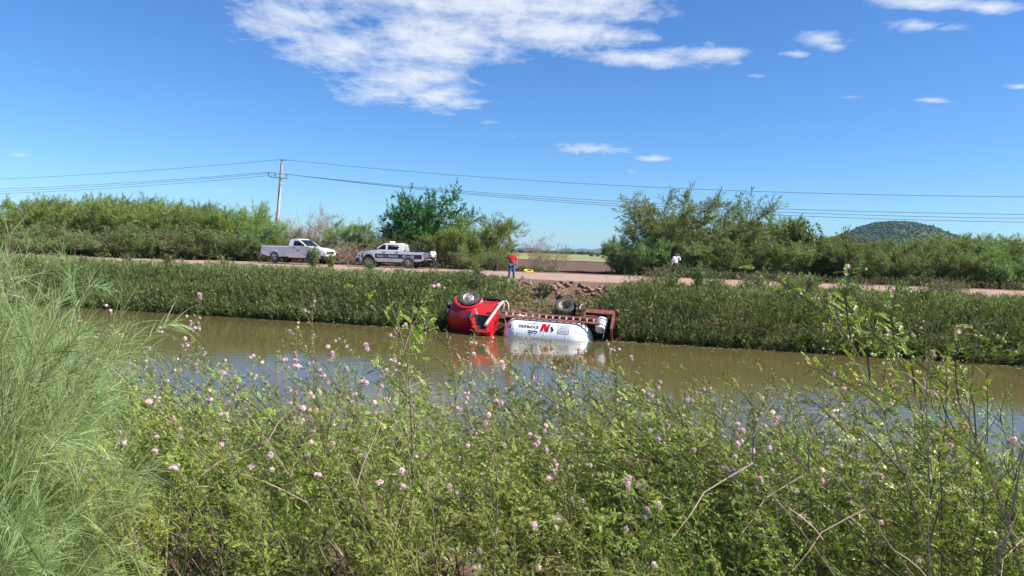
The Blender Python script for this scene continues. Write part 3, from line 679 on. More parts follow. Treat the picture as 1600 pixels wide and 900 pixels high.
# ------------------------------------------------------------------ materials for objects
m_white = mat('white_paint', (.76, .77, .78), .28, coat=.5, col2=(.62, .58, .52), nscale=1.8, lo=.52, hi=.85)
m_navy = mat('navy_paint', (.016, .024, .060), .3, coat=.4)
m_red = mat('red_paint', (.60, .013, .022), .28, coat=.5, col2=(.34, .06, .045), nscale=1.6, lo=.52, hi=.80)
m_dred = mat('oxide_red_paint', (.16, .042, .034), .6, col2=(.25, .09, .07), nscale=5, bump=.15)
m_black = mat('black_plastic', (.018, .018, .019), .5)
m_rubber = mat('tyre_rubber', (.030, .028, .027), .8, col2=(.095, .080, .066), nscale=5)
m_glass = mat('dark_glass', (.008, .010, .012), .08, spec=.35)
m_steel = mat('grey_steel', (.42, .42, .42), .4, metal=.6, col2=(.30, .28, .26), nscale=9)
m_rim = mat('pale_wheel_steel', (.50, .47, .43), .45, metal=.3, col2=(.36, .32, .28), nscale=9)
m_shaderim = mat('shade_dark_rim', (.22, .18, .14), .7, col2=(.34, .28, .22), nscale=6)  # brown rim colour darkened to stand for shade inside the hollow dual wheel
m_beige = mat('beige_pipe', (.56, .48, .37), .45, col2=(.45, .37, .28), nscale=8)
m_tank = mat('white_tank_enamel', (.80, .81, .82), .28, coat=.3, col2=(.62, .59, .53), nscale=1.1, lo=.55, hi=.85)
m_tred = mat('red_lettering', (.50, .012, .025), .4); m_tblk = mat('dark_lettering', (.012, .022, .050), .4)
m_twht = mat('white_lettering', (.78, .78, .78), .4)
m_under = mat('underbody_dirt', (.045, .038, .032), .9, col2=(.11, .085, .065), nscale=4)
m_conc = mat('pole_concrete', (.36, .34, .30), .85, col2=(.44, .42, .38), nscale=3)
m_cross = mat('galvanised_crossarm', (.16, .16, .16), .6, metal=.4)
m_wire = mat('aluminium_wire', (.10, .10, .11), .6, metal=.2)
m_ins = mat('porcelain', (.10, .07, .055), .3)
m_amber = mat('amber_lens', (.55, .16, .02), .2); m_redl = mat('red_lens', (.42, .012, .016), .2, coat=.4); m_clear = mat('clear_lens', (.62, .64, .66), .12, spec=.8)

def text_flat(txt, size, m):
    """mesh vertices of a line of lettering, baseline at y = 0, starting at x = 0"""
    cu = bpy.data.curves.new('lettering', 'FONT'); cu.body = txt; cu.size = size; cu.offset = size * .018; cu.resolution_u = 3
    o = bpy.data.objects.new('lettering', cu); COL.objects.link(o)
    dg = bpy.context.evaluated_depsgraph_get(); me = bpy.data.meshes.new_from_object(o.evaluated_get(dg))
    bpy.data.objects.remove(o); me.materials.clear(); me.materials.append(m)
    bm = bmesh.new(); bm.from_mesh(me); bmesh.ops.triangulate(bm, faces=bm.faces)
    bmesh.ops.subdivide_edges(bm, edges=[e for e in bm.edges if e.calc_length() > size * .3], cuts=1); bm.to_mesh(me); bm.free()
    return me
def lettering(name, txt, size, m, parent, fmap, width=None):
    me = text_flat(txt, size, m); xs = [v.co.x for v in me.vertices]; w = max(xs); k = (width / w) if width else 1
    for v in me.vertices: v.co = fmap(v.co.x * k, v.co.y)
    o = bpy.data.objects.new(name, me); COL.objects.link(o); o.parent = parent; return o

def wheel(parent, c, R, wd, side, m_r=None, dish=.05, dual=False, name='wheel'):
    """axis along local y; side +1/-1 is the outer face"""
    s = side; w = wd / 2
    t = MB().lathe([(R * .60, -w * .9), (R * .90, -w), (R * .985, -w * .75), (R, -w * .3), (R, w * .3), (R * .985, w * .75), (R * .90, w), (R * .74, w * 1.04), (R * .60, w * .9)], 28, 'y', c, closed=True)
    for k in range(28):                                   # tread blocks
        a = 2 * math.pi * k / 28; t.box((c[0] + math.cos(a) * R, c[1], c[2] + math.sin(a) * R), (R * .10, wd * .8, R * .05), (0, -a + math.pi / 2, 0))
    tyre = t.build('wheel' if name is None else name, m_rubber, parent, smooth=40)
    rm = MB()
    if dual:
        rm.lathe([(R * .61, s * w * .95), (R * .56, s * w * .8), (R * .50, s * w * -.3), (R * .26, s * w * -.7), (R * .20, s * w * -.5), (.001, s * w * -.45)], 28, 'y', c, cap0=False)
    else:
        rm.lathe([(R * .61, s * w * .95), (R * .57, s * w * .85), (R * .50, s * (w - dish * 1.3)), (R * .36, s * (w - dish * .2)), (R * .20, s * (w - dish * .3)), (R * .17, s * (w + .02)), (.001, s * (w + .03))], 28, 'y', c, cap0=False)
    rim = rm.build('rim', m_r or (m_shaderim if dual else m_rim), tyre, smooth=35)
    h = MB()
    for k in range(8):                                    # hand holes and wheel nuts
        a = 2 * math.pi * k / 8
        if not dual: h.lathe([(R * .075, s * (w - dish * .75)), (.001, s * (w - dish * .55))], 8, 'y', (c[0] + math.cos(a) * R * .44, c[1], c[2] + math.sin(a) * R * .44))
        h.lathe([(R * .03, s * (w - dish * .3)), (R * .03, s * (w + .012))], 6, 'y', (c[0] + math.cos(a + .4) * R * .27, c[1] - (s * w * .9 if dual else 0), c[2] + math.sin(a + .4) * R * .27))
    tag(h.build('wheel_nuts', m_black, tyre), kind='stuff')
    return tyre

def arch(cx, cz, R, n=10, a0=0.0, a1=math.pi):
    return [(cx + R * math.cos(a), cz + R * math.sin(a)) for a in np.linspace(a0, a1, n)]

# ------------------------------------------------------------------ overturned tanker truck
def tanker():
    """x forward, y left, z up, front axle at x = 0, wheels on z = 0"""
    root = thing('tanker_truck', 'overturned red gas tanker truck lying half sunk in the canal, white tank to the viewer', 'truck')
    # --- cab: bonnet, wings, doors
    def cshape(p):
        x, y, z = p; k = 1.0
        if x > -.35: k *= 1 - .20 * ((x + .35) / 1.3) ** 1.6                  # bonnet narrows to the nose
        if z > 1.35 and x <= -.30: k *= 1 - .16 * (z - 1.35) / 1.1            # tumblehome of the cab
        if x > -.35 and z > 1.2: k *= 1 - .38 * ((z - 1.2) / .65) ** 2         # rounded bonnet
        return Vector((x, y * k, z))
    wa = arch(0, .50, .60, 12, math.pi * 1.0, 0)
    poly = [(-1.45, .62), (-.62, .62)] + [(x, z) for x, z in wa if z > .55] + [(.62, .60), (.92, .62), (.97, .95), (.95, 1.35), (.86, 1.55), (.55, 1.66), (-.38, 1.80)]
    poly += [(-.72, 2.36), (-.86, 2.44), (-1.30, 2.46), (-1.42, 2.40), (-1.47, 1.4)]
    b = MB().prism(poly, -1.0, 1.0)
    cuts = [((0, 0, z), (0, 0, 1)) for z in (.9, 1.2, 1.35, 1.5, 1.7, 1.9, 2.15)] + [((x, 0, 0), (1, 0, 0)) for x in (-.9, -.36, -.1, .2, .45, .7)] + [((0, y, 0), (0, 1, 0)) for y in (-.8, -.5, 0, .5, .8)]
    def cs2(p):
        q = cshape(p); x, y, z = q
        ay = abs(p[1])
        if x > -.35 and z > 1.3: z -= .16 * sstep(.45, 1.0, ay) * sstep(1.2, 1.6, z)
        if x > .7: x -= .16 * sstep(.4, 1.0, ay)
        if z > 2.3: z -= .06 * sstep(.55, 1.0, ay)
        return Vector((x, y, z))
    cab = b.build('cab', m_red, root, smooth=38, cuts=cuts, shape=cs2)
    for s in (-1, 1):                                       # flared front wings
        fl = MB(); pts = arch(0, .50, .66, 14, math.pi * .99, .02); fl.tube([(x, s * .99, z) for x, z in pts], [.05] + [.075] * 12 + [.05], 8)
        fl.build('wing_flare', m_red, root, smooth=True)
    for s in (-1, 1):                                       # pressed crease lines of the bonnet
        cr = MB(); cr.tube([cs2(Vector((x, s * .97, 1.32))) + Vector((0, s * .004, 0)) for x in np.linspace(-.32, .80, 9)], .018, 5)
        cr.build('bonnet_crease', m_red, root, smooth=True)
    def on_side(x, z, s, e=.006): q = cs2(Vector((x, s * 1.0, z))); return (q.x, q.y + s * e, q.z)
    for s in (-1, 1):
        g = MB(); P = [(-1.22, 1.52), (-.56, 1.52), (-.62, 1.72), (-.86, 2.20), (-1.22, 2.22)]
        g.add([on_side(x, z, s, .008) for x, z in P] + [on_side(x, z, s, -.01) for x, z in P], [tuple(range(5)), tuple(range(9, 4, -1))] + [(i, (i + 1) % 5, (i + 1) % 5 + 5, i + 5) for i in range(5)])
        g.build('side_window', m_glass, root)
        fr = MB(); fr.tube([on_side(x, z, s, .008) for x, z in P + [P[0]]], .018, 5); fr.build('window_frame', m_black, root)
        d = MB(); Q = [(-1.30, .74), (-.50, .74), (-.48, 1.46), (-.60, 1.74), (-.86, 2.28), (-1.30, 2.30)]
        d.tube([on_side(x, z, s, .002) for x, z in Q + [Q[0]]], .008, 4); d.build('door_seam', m_black, root)
        h = MB(); h.box(on_side(-1.16, 1.36, s, .012), (.16, .03, .05)); h.build('door_handle', m_black, root)
    ws = MB(); W5 = [(-.42, -.74, 1.82), (-.42, .74, 1.82), (-.74, .68, 2.33), (-.74, -.68, 2.33)]
    nrm = Vector((.51, 0, .32)).normalized() * .012; ws.add([Vector(p) + nrm for p in W5] + [Vector(p) - nrm * 2 for p in W5], [(0, 1, 2, 3), (7, 6, 5, 4)] + [(i, (i + 1) % 4, (i + 1) % 4 + 4, i + 4) for i in range(4)])
    ws.build('windscreen', m_glass, root)
    gr = MB(); gr.box((.93, 0, 1.06), (.06, 1.05, .46)); gr.build('grille', m_black, root, bevel=.01)
    for s in (-1, 1):
        hl = MB().lathe([(.11, 0), (.10, .05), (.05, .075), (.001, .08)], 16, 'x', (.88, s * .66, 1.10)); hl.build('headlight', m_clear, root, smooth=True)
        mi = MB(); mi.box((-.42, s * 1.20, 1.78), (.09, .20, .46), (0, 0, s * .2)); mir = mi.build('mirror', m_black, root, bevel=.03)
        ma = MB(); ma.tube([(-.50, s * .95, 1.62), (-.45, s * 1.12, 1.60), (-.43, s * 1.18, 1.66)], .02, 6); ma.tube([(-.58, s * .90, 2.02), (-.45, s * 1.12, 1.98)], .02, 6); ma.build('mirror_arm', m_black, mir)
    bu = MB(); bu.box((1.02, 0, .68), (.10, 1.45, .20)); bu.build('front_bumper', m_black, root, bevel=.03)
    # --- chassis
    ch = MB()
    for s in (-1, 1): ch.box((-2.85, s * .42, .84), (7.4, .08, .22))
    for x in np.arange(-6.3, .8, .9): ch.box((x, 0, .84), (.10, .76, .14))
    ch.build('chassis_frame', m_under, root)
    ax = MB(); ax.tube([(0, -.85, .46), (0, .85, .46)], .07, 8); ax.tube([(-4.5, -.8, .46), (-4.5, .8, .46)], .09, 8); ax.lathe([(.05, -.22), (.22, -.1), (.24, 0), (.22, .1), (.05, .22)], 14, 'y', (-4.5, 0, .46))
    ax.tube([(-4.4, 0, .5), (-1.5, 0, .72), (-.2, 0, .85)], .05, 8); ax.build('axles', m_under, root, smooth=True)
    en = MB(); en.box((.1, 0, .86), (1.0, .62, .5)); en.box((-1.2, 0, .9), (.9, .4, .34)); en.build('engine', m_under, root, bevel=.04)
    for s in (-1, 1):
        for x0 in (0, -4.5): lf = MB(); lf.tube([(x0 - .7, s * .52, .72), (x0 - .3, s * .52, .58), (x0, s * .52, .53), (x0 + .3, s * .52, .58), (x0 + .7, s * .52, .72)], .045, 6); lf.build('leaf_spring', m_under, root)
    # wheels: front singles a little turned, rear duals
    for s in (-1, 1):
        wheel(root, (0, s * .87, .46), .47, .27, s)
        for q in (.56, .85): wheel(root, (-4.5, s * q, .46), .47, .25, s, dual=True)
    # silver air tank, black battery box, step behind the right front wheel
    for s in (-1, 1):
        MB().lathe([(.02, -.42), (.13, -.40), (.15, -.34), (.15, .34), (.13, .40), (.02, .42)], 16, 'x', (-1.08, s * .78, .62)).build('air_tank', m_steel, root, smooth=35)
        MB().box((-1.08, s * .80, .40), (.86, .34, .10)).build('step', m_black, root, bevel=.02)
        st = MB()
        for x in (-1.38, -.78): st.tube([(x, s * .62, .62), (x, s * .95, .62)], .155, 14)
        for o in (st,): o.v = [p for p in o.v]
        sb = MB()
        for x in (-1.36, -.80): sb.box((x, s * .78, .62), (.05, .33, .33))
        sb.build('tank_strap', m_black, root)
    # beige exhaust stack rising behind the cab, with its bent return
    ex = MB(); ex.tube([(-1.62, -.80, .62), (-1.68, -.98, .58), (-1.62, -1.06, .72), (-1.50, -1.04, 1.0), (-1.18, -.96, 1.95), (-1.12, -.94, 2.12)], [.06, .065, .07, .075, .075, .07], 10)
    ex.build('exhaust_stack', m_beige, root, smooth=True)
    ex2 = MB(); ex2.tube([(-1.95, -.70, .98), (-1.90, -.98, .70), (-1.80, -1.08, .60), (-1.72, -1.02, .66), (-1.74, -.92, 1.05)], .05, 10); ex2.tube([(-1.95, -.7, .98), (-2.4, -.66, 1.02), (-2.7, -.62, 1.05)], .04, 8)
    ex2.build('pipe_loop', m_beige, root, smooth=True)
    # --- the tank: a cylinder with dished ends
    TX0, TX1, TR, TZ = -1.84, -5.90, .90, 1.70
    prof = []
    for k in range(11):
        a = math.pi / 2 * k / 10; prof.append((max(TR * math.sin(a) ** .92, .001), TX0 + .02 - .66 * (1 - math.cos(a))))
    prof += [(TR, x) for x in np.linspace(TX0 - .70, TX1 + 1.02, 8)]
    for k in range(11):
        a = math.pi / 2 * (1 - k / 10); prof.append((max(TR * math.sin(a) ** .92, .001), TX1 + .94 - .94 * math.cos(a)))
    tank = MB().lathe(prof, 48, 'x', (0, 0, TZ)).build('tank', m_tank, root, smooth=40)
    sm = MB()
    for x in (-2.62, -3.82, -4.80): sm.lathe([(TR + .001, x - .012), (TR + .006, x - .008), (TR + .006, x + .008), (TR + .001, x + .012)], 48, 'x', (0, 0, TZ), closed=True)
    sm.build('weld_seam', m_tank, tank, smooth=True)
    vf = MB()                                                  # valves and a manhole near the rear
    vf.lathe([(.16, 0), (.16, .06), (.12, .08), (.001, .085)], 16, 'z', (-4.0, 0, TZ + TR - .01)); vf.build('manhole_cover', m_steel, tank, smooth=35)
    # marks are laid on the right side (local -y), wrapped round the tank
    PX = [-x for _, x in prof]; PRR = [r for r, _ in prof]
    def wrap(x0, ang0, e=.008):
        # x0: reading start; text runs towards +x (the cab) when seen from the right side
        def f(tx, ty):
            a = ang0 + ty / TR; q = float(np.interp(-(x0 + tx), PX, PRR)) + e; return Vector((x0 + tx, -q * math.cos(a), TZ + q * math.sin(a)))
        return f
    A0 = TANK_A0
    lettering('lettering_gas', 'GAS', .21, m_tblk, tank, wrap(-3.52, A0 + .11), .42)
    lettering('lettering_express', 'EXPRESS', .20, m_tblk, tank, wrap(-3.54, A0 - .16), .90)
    lettering('lettering_nieto', 'NIETO', .11, m_tred, tank, wrap(-3.52, A0 - .32), .52)
    # emblem: a red N of two upright blocks joined by a slope, and a small dark flame beside it
    e = MB(); w = wrap(-4.05, A0 - .32, .010)
    def patch(poly, n=1): e.add([w(x, y) for x, y in poly], [tuple(range(len(poly)))])
    for k in range(4):
        y0, y1 = .40 * k / 4, .40 * (k + 1) / 4; sh = lambda y: y * .16
        patch([(.00 + sh(y0), y0), (.115 + sh(y0), y0), (.115 + sh(y1), y1), (.00 + sh(y1), y1)]); patch([(.245 + sh(y0), y0), (.36 + sh(y0), y0), (.36 + sh(y1), y1), (.245 + sh(y1), y1)])
        xa = lambda y: .245 - .21 * (y / .40)
        patch([(xa(y0) + sh(y0) - .04, y0), (xa(y0) + sh(y0) + .11, y0), (xa(y1) + sh(y1) + .11, y1), (xa(y1) + sh(y1) - .04, y1)])
    e.build('emblem_letter', m_tred, tank)
    e = MB(); w = wrap(-4.21, A0 - .20, .010)
    cu = [(.10, .30, .012), (.05, .25, .045), (.03, .19, .055), (.06, .13, .05), (.10, .08, .045), (.09, .03, .03), (.05, -.01, .008)]
    for (xa, ya, ra), (xb, yb, rb) in zip(cu, cu[1:]): patch([(xa - ra, ya), (xa + ra, ya), (xb + rb, yb), (xb - rb, yb)])
    e.build('emblem_flame', m_tblk, tank)
    # framed safety placard: a dark border with lines of print
    e = MB(); w = wrap(-4.90, A0 - .36, .007)
    def rect(x0, x1, y0, y1):
        n = max(1, int((y1 - y0) / .08))
        for k in range(n): patch([(x0, y0 + (y1 - y0) * k / n), (x1, y0 + (y1 - y0) * k / n), (x1, y0 + (y1 - y0) * (k + 1) / n), (x0, y0 + (y1 - y0) * (k + 1) / n)])
    for a in ((0, .50, 0, .022), (0, .50, .458, .48), (0, .022, .022, .458), (.478, .50, .022, .458)): rect(*a)
    m_pr = mat('grey_print', (.16, .17, .19), .5)
    e.build('placard_border', m_pr, tank)
    e = MB(); rp = np.random.default_rng(4)
    for k in range(6):
        y = .07 + k * .064; x = .05
        while x < .43:
            l = rp.uniform(.03, .10); rect(x, min(x + l, .45), y, y + .028); x += l + .02
    e.build('placard_print', m_pr, tank)
    e = MB(); w = wrap(-2.30, A0 - .06, .010); rect(0, .16, -.09, .09); w = wrap(-2.305, A0 - .06, .016); pl = e.build('hazard_placard', m_tred, tank)
    e = MB(); patch([(.085, -.07), (.15, 0), (.085, .07), (.02, 0)]); e.build('placard_diamond', m_twht, pl)
    e = MB()
    for x, a in ((-5.22, .05), (-5.30, -.02), (-5.42, -.06), (-5.0, -.28), (-5.36, .10)):
        w = wrap(x, A0 + a - .05, .009); patch([(.03 * math.cos(t) * 1.1, .03 * math.sin(t)) for t in np.linspace(0, 6.28, 9)[:-1]])
    e.build('small_decals', m_pr, tank)
    # --- bed edge and fence rail along the right and left of the tank
    for s in (-1, 1):
        r1 = MB(); r1.box((-3.85, s * .90, 1.13), (4.3, .07, .11)); r1.build('bed_edge', m_dred, root, bevel=.012)
        r2 = MB(); r2.box((-3.95, s * .95, 1.43), (4.5, .05, .13)); r2.build('guard_rail', m_dred, root, bevel=.012)
        for k in range(14):
            x = -1.95 - k * .305; po = MB(); po.box((x, s * .925, 1.275), (.04, .04, .20)); po.box((x + .02, s * .92, 1.22), (.07, .03, .07)); po.build('post', m_beige, root)
    bd = MB(); bd.box((-3.92, 0, .80), (4.30, .84, .05)); bd.box((-5.74, 0, .98), (.62, 1.84, .05)); bd.build('bed_floor', m_dred, root)
    for x in (-2.6, -5.0):
        sd = MB(); sd.box((x, 0, 1.04), (.16, 1.2, .20)); sd.build('tank_saddle', m_dred, root)
    # mud flaps, brace rods, rear cabinet with pump and hose reel
    for s in (-1, 1):
        mf = MB(); mf.box((-5.12, s * .78, .52), (.03, .62, .66), (0, -.25, 0)); mf.build('mud_flap', m_black, root)
        rd = MB(); rd.tube([(-5.06, s * .95, .92), (-5.24, s * .98, .38)], .022, 6); rd.build('brace_rod', m_beige, root)
    cb = MB(); cb.box((-6.10, 0, .60), (1.35, 1.9, .05)); cb.box((-6.75, 0, .86), (.05, 1.9, .52)); cb.box((-5.46, 0, .86), (.05, 1.9, .52))
    for s in (-1, 1): cb.box((-6.10, s * .93, .70), (1.30, .04, .22))
    cb.box((-6.72, -.93, 1.2), (.10, .06, 1.0)); cb.box((-6.72, .93, 1.2), (.10, .06, 1.0)); cb.box((-6.72, 0, 1.7), (.08, 1.8, .08))
    cb.build('rear_cabinet', m_dred, root)
    MB().box((-6.66, 0, 1.18), (.04, 1.78, .90)).build('cabinet_back', m_black, root)
    rb = MB(); rb.box((-6.85, 0, .58), (.10, 2.0, .16)); rb.build('rear_bumper', m_dred, root, bevel=.02)
    hr = MB()
    hr.lathe([(.10, -.02), (.27, 0), (.27, .05), (.20, .06), (.20, .14), (.25, .15), (.25, .20), (.20, .21), (.20, .30), (.25, .31), (.25, .36), (.18, .37), (.18, .50), (.22, .51), (.22, .56), (.08, .58)], 20, 'z', (-6.22, -.70, 1.02)); hr.build('hose_reel', m_white, root, smooth=30)
    ho = MB(); ho.tube([(-6.3, -.78, 1.62), (-6.42, -.86, 1.85), (-6.40, -.82, 2.15), (-6.30, -.70, 2.35)], .022, 6); ho.build('hose', m_black, root, smooth=True)
    for s in (-1, 1): MB().box((-6.92, s * .82, .60), (.05, .2, .1)).build('tail_light', m_redl, root)
    return root
TANK_A0 = math.radians(16)
truck = tanker()
# pose: nose to the left along the canal, rolled well past its left side, tail sunk a little
ROLLT = math.radians(132); YAWT = math.atan2(.225, -.974); PIT = math.radians(1.6)
fx = Vector((math.cos(YAWT) * math.cos(PIT), math.sin(YAWT) * math.cos(PIT), math.sin(PIT)))
lat = Vector((0, 0, 1)).cross(fx).normalized(); up0 = fx.cross(lat)
# roll about the long axis: +roll turns the left side down
yl = lat * math.cos(ROLLT) - up0 * math.sin(ROLLT) if False else lat * math.cos(-ROLLT) + up0 * math.sin(-ROLLT)
zl = fx.cross(yl)
Rm = Matrix((fx, yl, zl)).transposed().to_4x4()
TREF = Vector((-3.85, 0, 1.68)); tgt = Vector(tuple(at(856, 528.0, 33.2)))
truck.matrix_world = Matrix.Translation(tgt - Rm.to_3x3() @ TREF) @ Rm

# ------------------------------------------------------------------ pickups on the far shoulder
def pickup(police, label):
    root = thing('police_pickup' if police else 'white_pickup', label, 'pickup truck')
    L0, L1, HW = 2.62, -2.62, .90                          # nose, tail, half width
    FX, RX, WR, WZ = 1.60, -1.48, .39, .39
    cabr = -1.02 if police else -.30                       # back of the cab
    fa = [p for p in arch(FX, WZ, .49, 12, math.pi, 0) if p[1] > .43]; ra = [p for p in arch(RX, WZ, .49, 12, math.pi, 0) if p[1] > .43]
    zb = .42
    def shp(p):
        x, y, z = p; k = 1.0
        if x > 1.3: k *= 1 - .22 * ((x - 1.3) / 1.32) ** 2
        if z > .95: k *= 1 - .10 * (z - .95)
        if z < .55: k *= .965
        if x > 2.2: z -= .05 * abs(y) * (x - 2.2)
        return Vector((x, y * k, z))
    # front clip and cab lower
    poly = [(cabr, zb)] + ([(FX - .50, zb)]) + fa + [(FX + .50, zb), (2.50, .40), (2.62, .50), (2.62, .78), (2.54, .96), (2.40, 1.03), (1.95, 1.12), (1.22, 1.20), (cabr, 1.20)]
    cuts = [((0, 0, z), (0, 0, 1)) for z in (.55, .75, .95, 1.08)] + [((x, 0, 0), (1, 0, 0)) for x in (0, .6, 1.2, 1.6, 2.0, 2.3)] + [((0, y, 0), (0, 1, 0)) for y in (-.75, 0, .75)]
    MB().prism(poly, -HW, HW).build('body', m_white, root, smooth=35, cuts=cuts, shape=shp)
    # greenhouse
    rz = 1.72; ws_b, ws_t = 1.20, .48
    ct = cabr + (.12 if police else .06)
    gpoly = [(cabr, 1.20), (ws_b, 1.20), (ws_t, rz - .03), (ws_t - .12, rz + .02), (ct + .15, rz + .02), (ct, rz - .04)]
    def gsh(p):
        x, y, z = p; t = (z - 1.20) / .54; return Vector((x, y * (1 - .17 * t) * (.972), z - (.03 * (abs(y) / HW) ** 3 if z > 1.6 else 0)))
    MB().prism(gpoly, -HW, HW).build('cab_roof', m_white, root, smooth=35, cuts=[((0, 0, z), (0, 0, 1)) for z in (1.35, 1.5, 1.64)] + [((0, y, 0), (0, 1, 0)) for y in (-.6, 0, .6)], shape=gsh)
    def pane(name, pts, s, m=m_glass, e=.006, parent=root, fn=gsh):
        q = [fn(Vector((x, s * HW, z))) for x, z in pts]; n = len(q)
        return MB().add([(v.x, v.y + s * e, v.z) for v in q] + [(v.x, v.y - s * .012, v.z) for v in q], [tuple(range(n)), tuple(range(2 * n - 1, n - 1, -1))] + [(i, (i + 1) % n, (i + 1) % n + n, i + n) for i in range(n)]).build(name, m, parent)
    wins = ([[(.98, 1.26), (.30, 1.26), (.30, 1.62), (.52, 1.62)], [(.16, 1.26), (-.62, 1.26), (-.72, 1.44), (-.62, 1.60), (.16, 1.62)]] if police else [[(1.00, 1.25), (.10, 1.25), (.10, 1.62), (.50, 1.62)]])
    for s in (-1, 1):
        for w in wins: pane('side_window', w, s)
        # door shut lines and handles
        xs = [1.08, .24, -.78] if police else [1.10, -.02]
        for x in xs: pane('door_seam', [(x + .006, .50), (x - .006, .50), (x - .006, 1.2), (x + .006, 1.2)], s, m_black, .003, fn=shp)
        for x in ([.40, -.58] if police else [.16]): pane('door_handle', [(x + .10, 1.06), (x - .10, 1.06), (x - .10, 1.11), (x + .10, 1.11)], s, m_black, .035, fn=shp)
        mi = MB(); mi.box((.98, s * 1.02, 1.30), (.10, .20, .17)); mi.tube([(1.0, s * .84, 1.24), (.98, s * .95, 1.27)], .02, 6); mi.build('mirror', m_black, root, bevel=.02)
        hl = [shp(Vector((x, s * y, z))) for x, y, z in ((2.63, .50, .86), (2.60, .50, .99), (2.20, .905, 1.03), (2.24, .915, .90))]
        MB().add([v + Vector((.012, s * .012, 0)) for v in hl] + [v - Vector((.04, s * .04, 0)) for v in hl], [(0, 1, 2, 3), (7, 6, 5, 4)] + [(i, (i + 1) % 4, (i + 1) % 4 + 4, i + 4) for i in range(4)]).build('headlight', m_clear, root)
        # wheel arch lips
        for cx in (FX, RX):
            fl = MB(); fl.tube([shp(Vector((x, s * HW, z))) + Vector((0, s * .0, 0)) for x, z in arch(cx, WZ, .495, 14, math.pi * .98, .06)], .028, 6); fl.build('arch_lip', m_black if police else m_white, root, smooth=True)
    w4 = [(ws_b - .04, -.76, 1.225), (ws_b - .04, .76, 1.225), (ws_t + .035, .67, 1.655), (ws_t + .035, -.67, 1.655)]
    nv = Vector((.51, 0, .72)).normalized() * .012
    MB().add([Vector(p) + nv for p in w4] + [Vector(p) - nv * 2 for p in w4], [(0, 1, 2, 3), (7, 6, 5, 4)] + [(i, (i + 1) % 4, (i + 1) % 4 + 4, i + 4) for i in range(4)]).build('windscreen', m_glass, root)
    MB().box((ct + .02, 0, 1.47), (.05, 1.2, .30), (0, (.2 if police else .1), 0)).build('rear_window', m_glass, root)
    gl = MB(); gl.box((2.615, 0, .82), (.05, .95, .18)); gl.build('grille', m_black, root, bevel=.01)
    bm_ = MB(); bm_.prism([(2.50, .34), (2.72, .38), (2.74, .56), (2.62, .64), (2.40, .62)], -.86, .86); bm_.build('front_bumper', m_navy if police else m_black, root, bevel=.02, shape=lambda p: Vector((p[0] - .10 * (abs(p[1]) / .86) ** 2, p[1], p[2])))
    pl = MB(); pl.box((2.75, 0, .50), (.015, .30, .14)); pl.build('number_plate', m_twht, root)
    # bed: two sides with arches, floor, headboard
    bt = 1.14
    poly = [(cabr - .03, zb + .06), (cabr - .03, bt), (L1, bt), (L1, .60), (-2.40, .52), (RX - .50, .46)] + ra[::-1] + [(RX + .50, .46)]
    if not police: poly = [(cabr - .03, zb + .06), (cabr - .03, bt), (L1, bt), (L1, .62), (-2.40, .54), (RX - .50, .46)] + ra[::-1] + [(RX + .50, .46)]
    for s in (-1, 1):
        y0, y1 = (HW - .05) * s, HW * s
        MB().prism(poly, min(y0, y1), max(y0, y1)).build('bed_side', m_white, root, cuts=[((0, 0, z), (0, 0, 1)) for z in (.55, .95)], shape=shp)
        MB().tube([(cabr - .06, s * .855, bt + .012), (L1 + .02, s * .855, bt + .012)], .03, 6).build('bed_rail', m_black if police else m_white, root)
        tl = MB(); tl.box((L1 - .012, s * .80, .92), (.06, .13, .30)); tl.box((L1 + .045, s * .885, .92), (.11, .022, .28)); tl.build('tail_light', m_redl, root, bevel=.008)
    MB().box(((cabr + L1) / 2 - .02, 0, .70), (abs(L1 - cabr) - .06, 1.68, .05)).build('bed_floor', m_black, root)
    MB().box((cabr - .06, 0, .92), (.05, 1.66, .42)).build('bed_headboard', m_white, root)
    ch = MB(); ch.box((0, .42, .42), (4.6, .10, .14)); ch.box((0, -.42, .42), (4.6, .10, .14)); ch.tube([(FX, -.7, .39), (FX, .7, .39)], .06, 8); ch.tube([(RX, -.7, .39), (RX, .7, .39)], .07, 8); ch.box((1.5, 0, .55), (1.3, .9, .3)); ch.build('chassis', m_under, root)
    for s in (-1, 1):
        for cx in (FX, RX): wheel(root, (cx, s * .79, WR), WR, .24, s, m_rim if police else m_steel)
    rbm = MB(); rbm.box((L1 - .08, 0, .52), (.14, 1.60, .14)); rbm.build('rear_bumper', m_steel if not police else m_black, root, bevel=.02)
    if not police:
        MB().box((L1 - .01, 0, .88), (.05, 1.44, .50)).build('tailgate', m_white, root, bevel=.01)
        for s in (-1, 1):                                   # small red and black emblem on the door
            w = lambda x, z, e: tuple(shp(Vector((x, s * HW, z))) + Vector((0, s * e, 0)))
            e = MB(); e.add([w(.66, .90, .004), (w(.42, .84, .004)), w(.30, .90, .004), w(.46, .93, .004)], [(0, 1, 2, 3)]); e.build('door_emblem', m_tred, root)
            e = MB(); e.add([w(.70, .93, .006), w(.60, .90, .006), w(.52, 1.00, .006), w(.62, .99, .006)], [(0, 1, 2, 3)]); e.build('emblem_mark', m_tblk, root)
    else:
        # open tailgate, level with the bed floor
        MB().box((L1 - .27, 0, .66), (.50, 1.44, .05)).build('tailgate', m_white, root, bevel=.012)
        for s in (-1, 1): MB().tube([(L1 + .02, s * .74, 1.08), (L1 - .46, s * .71, .69)], .012, 5).build('tailgate_strap', m_black, root)
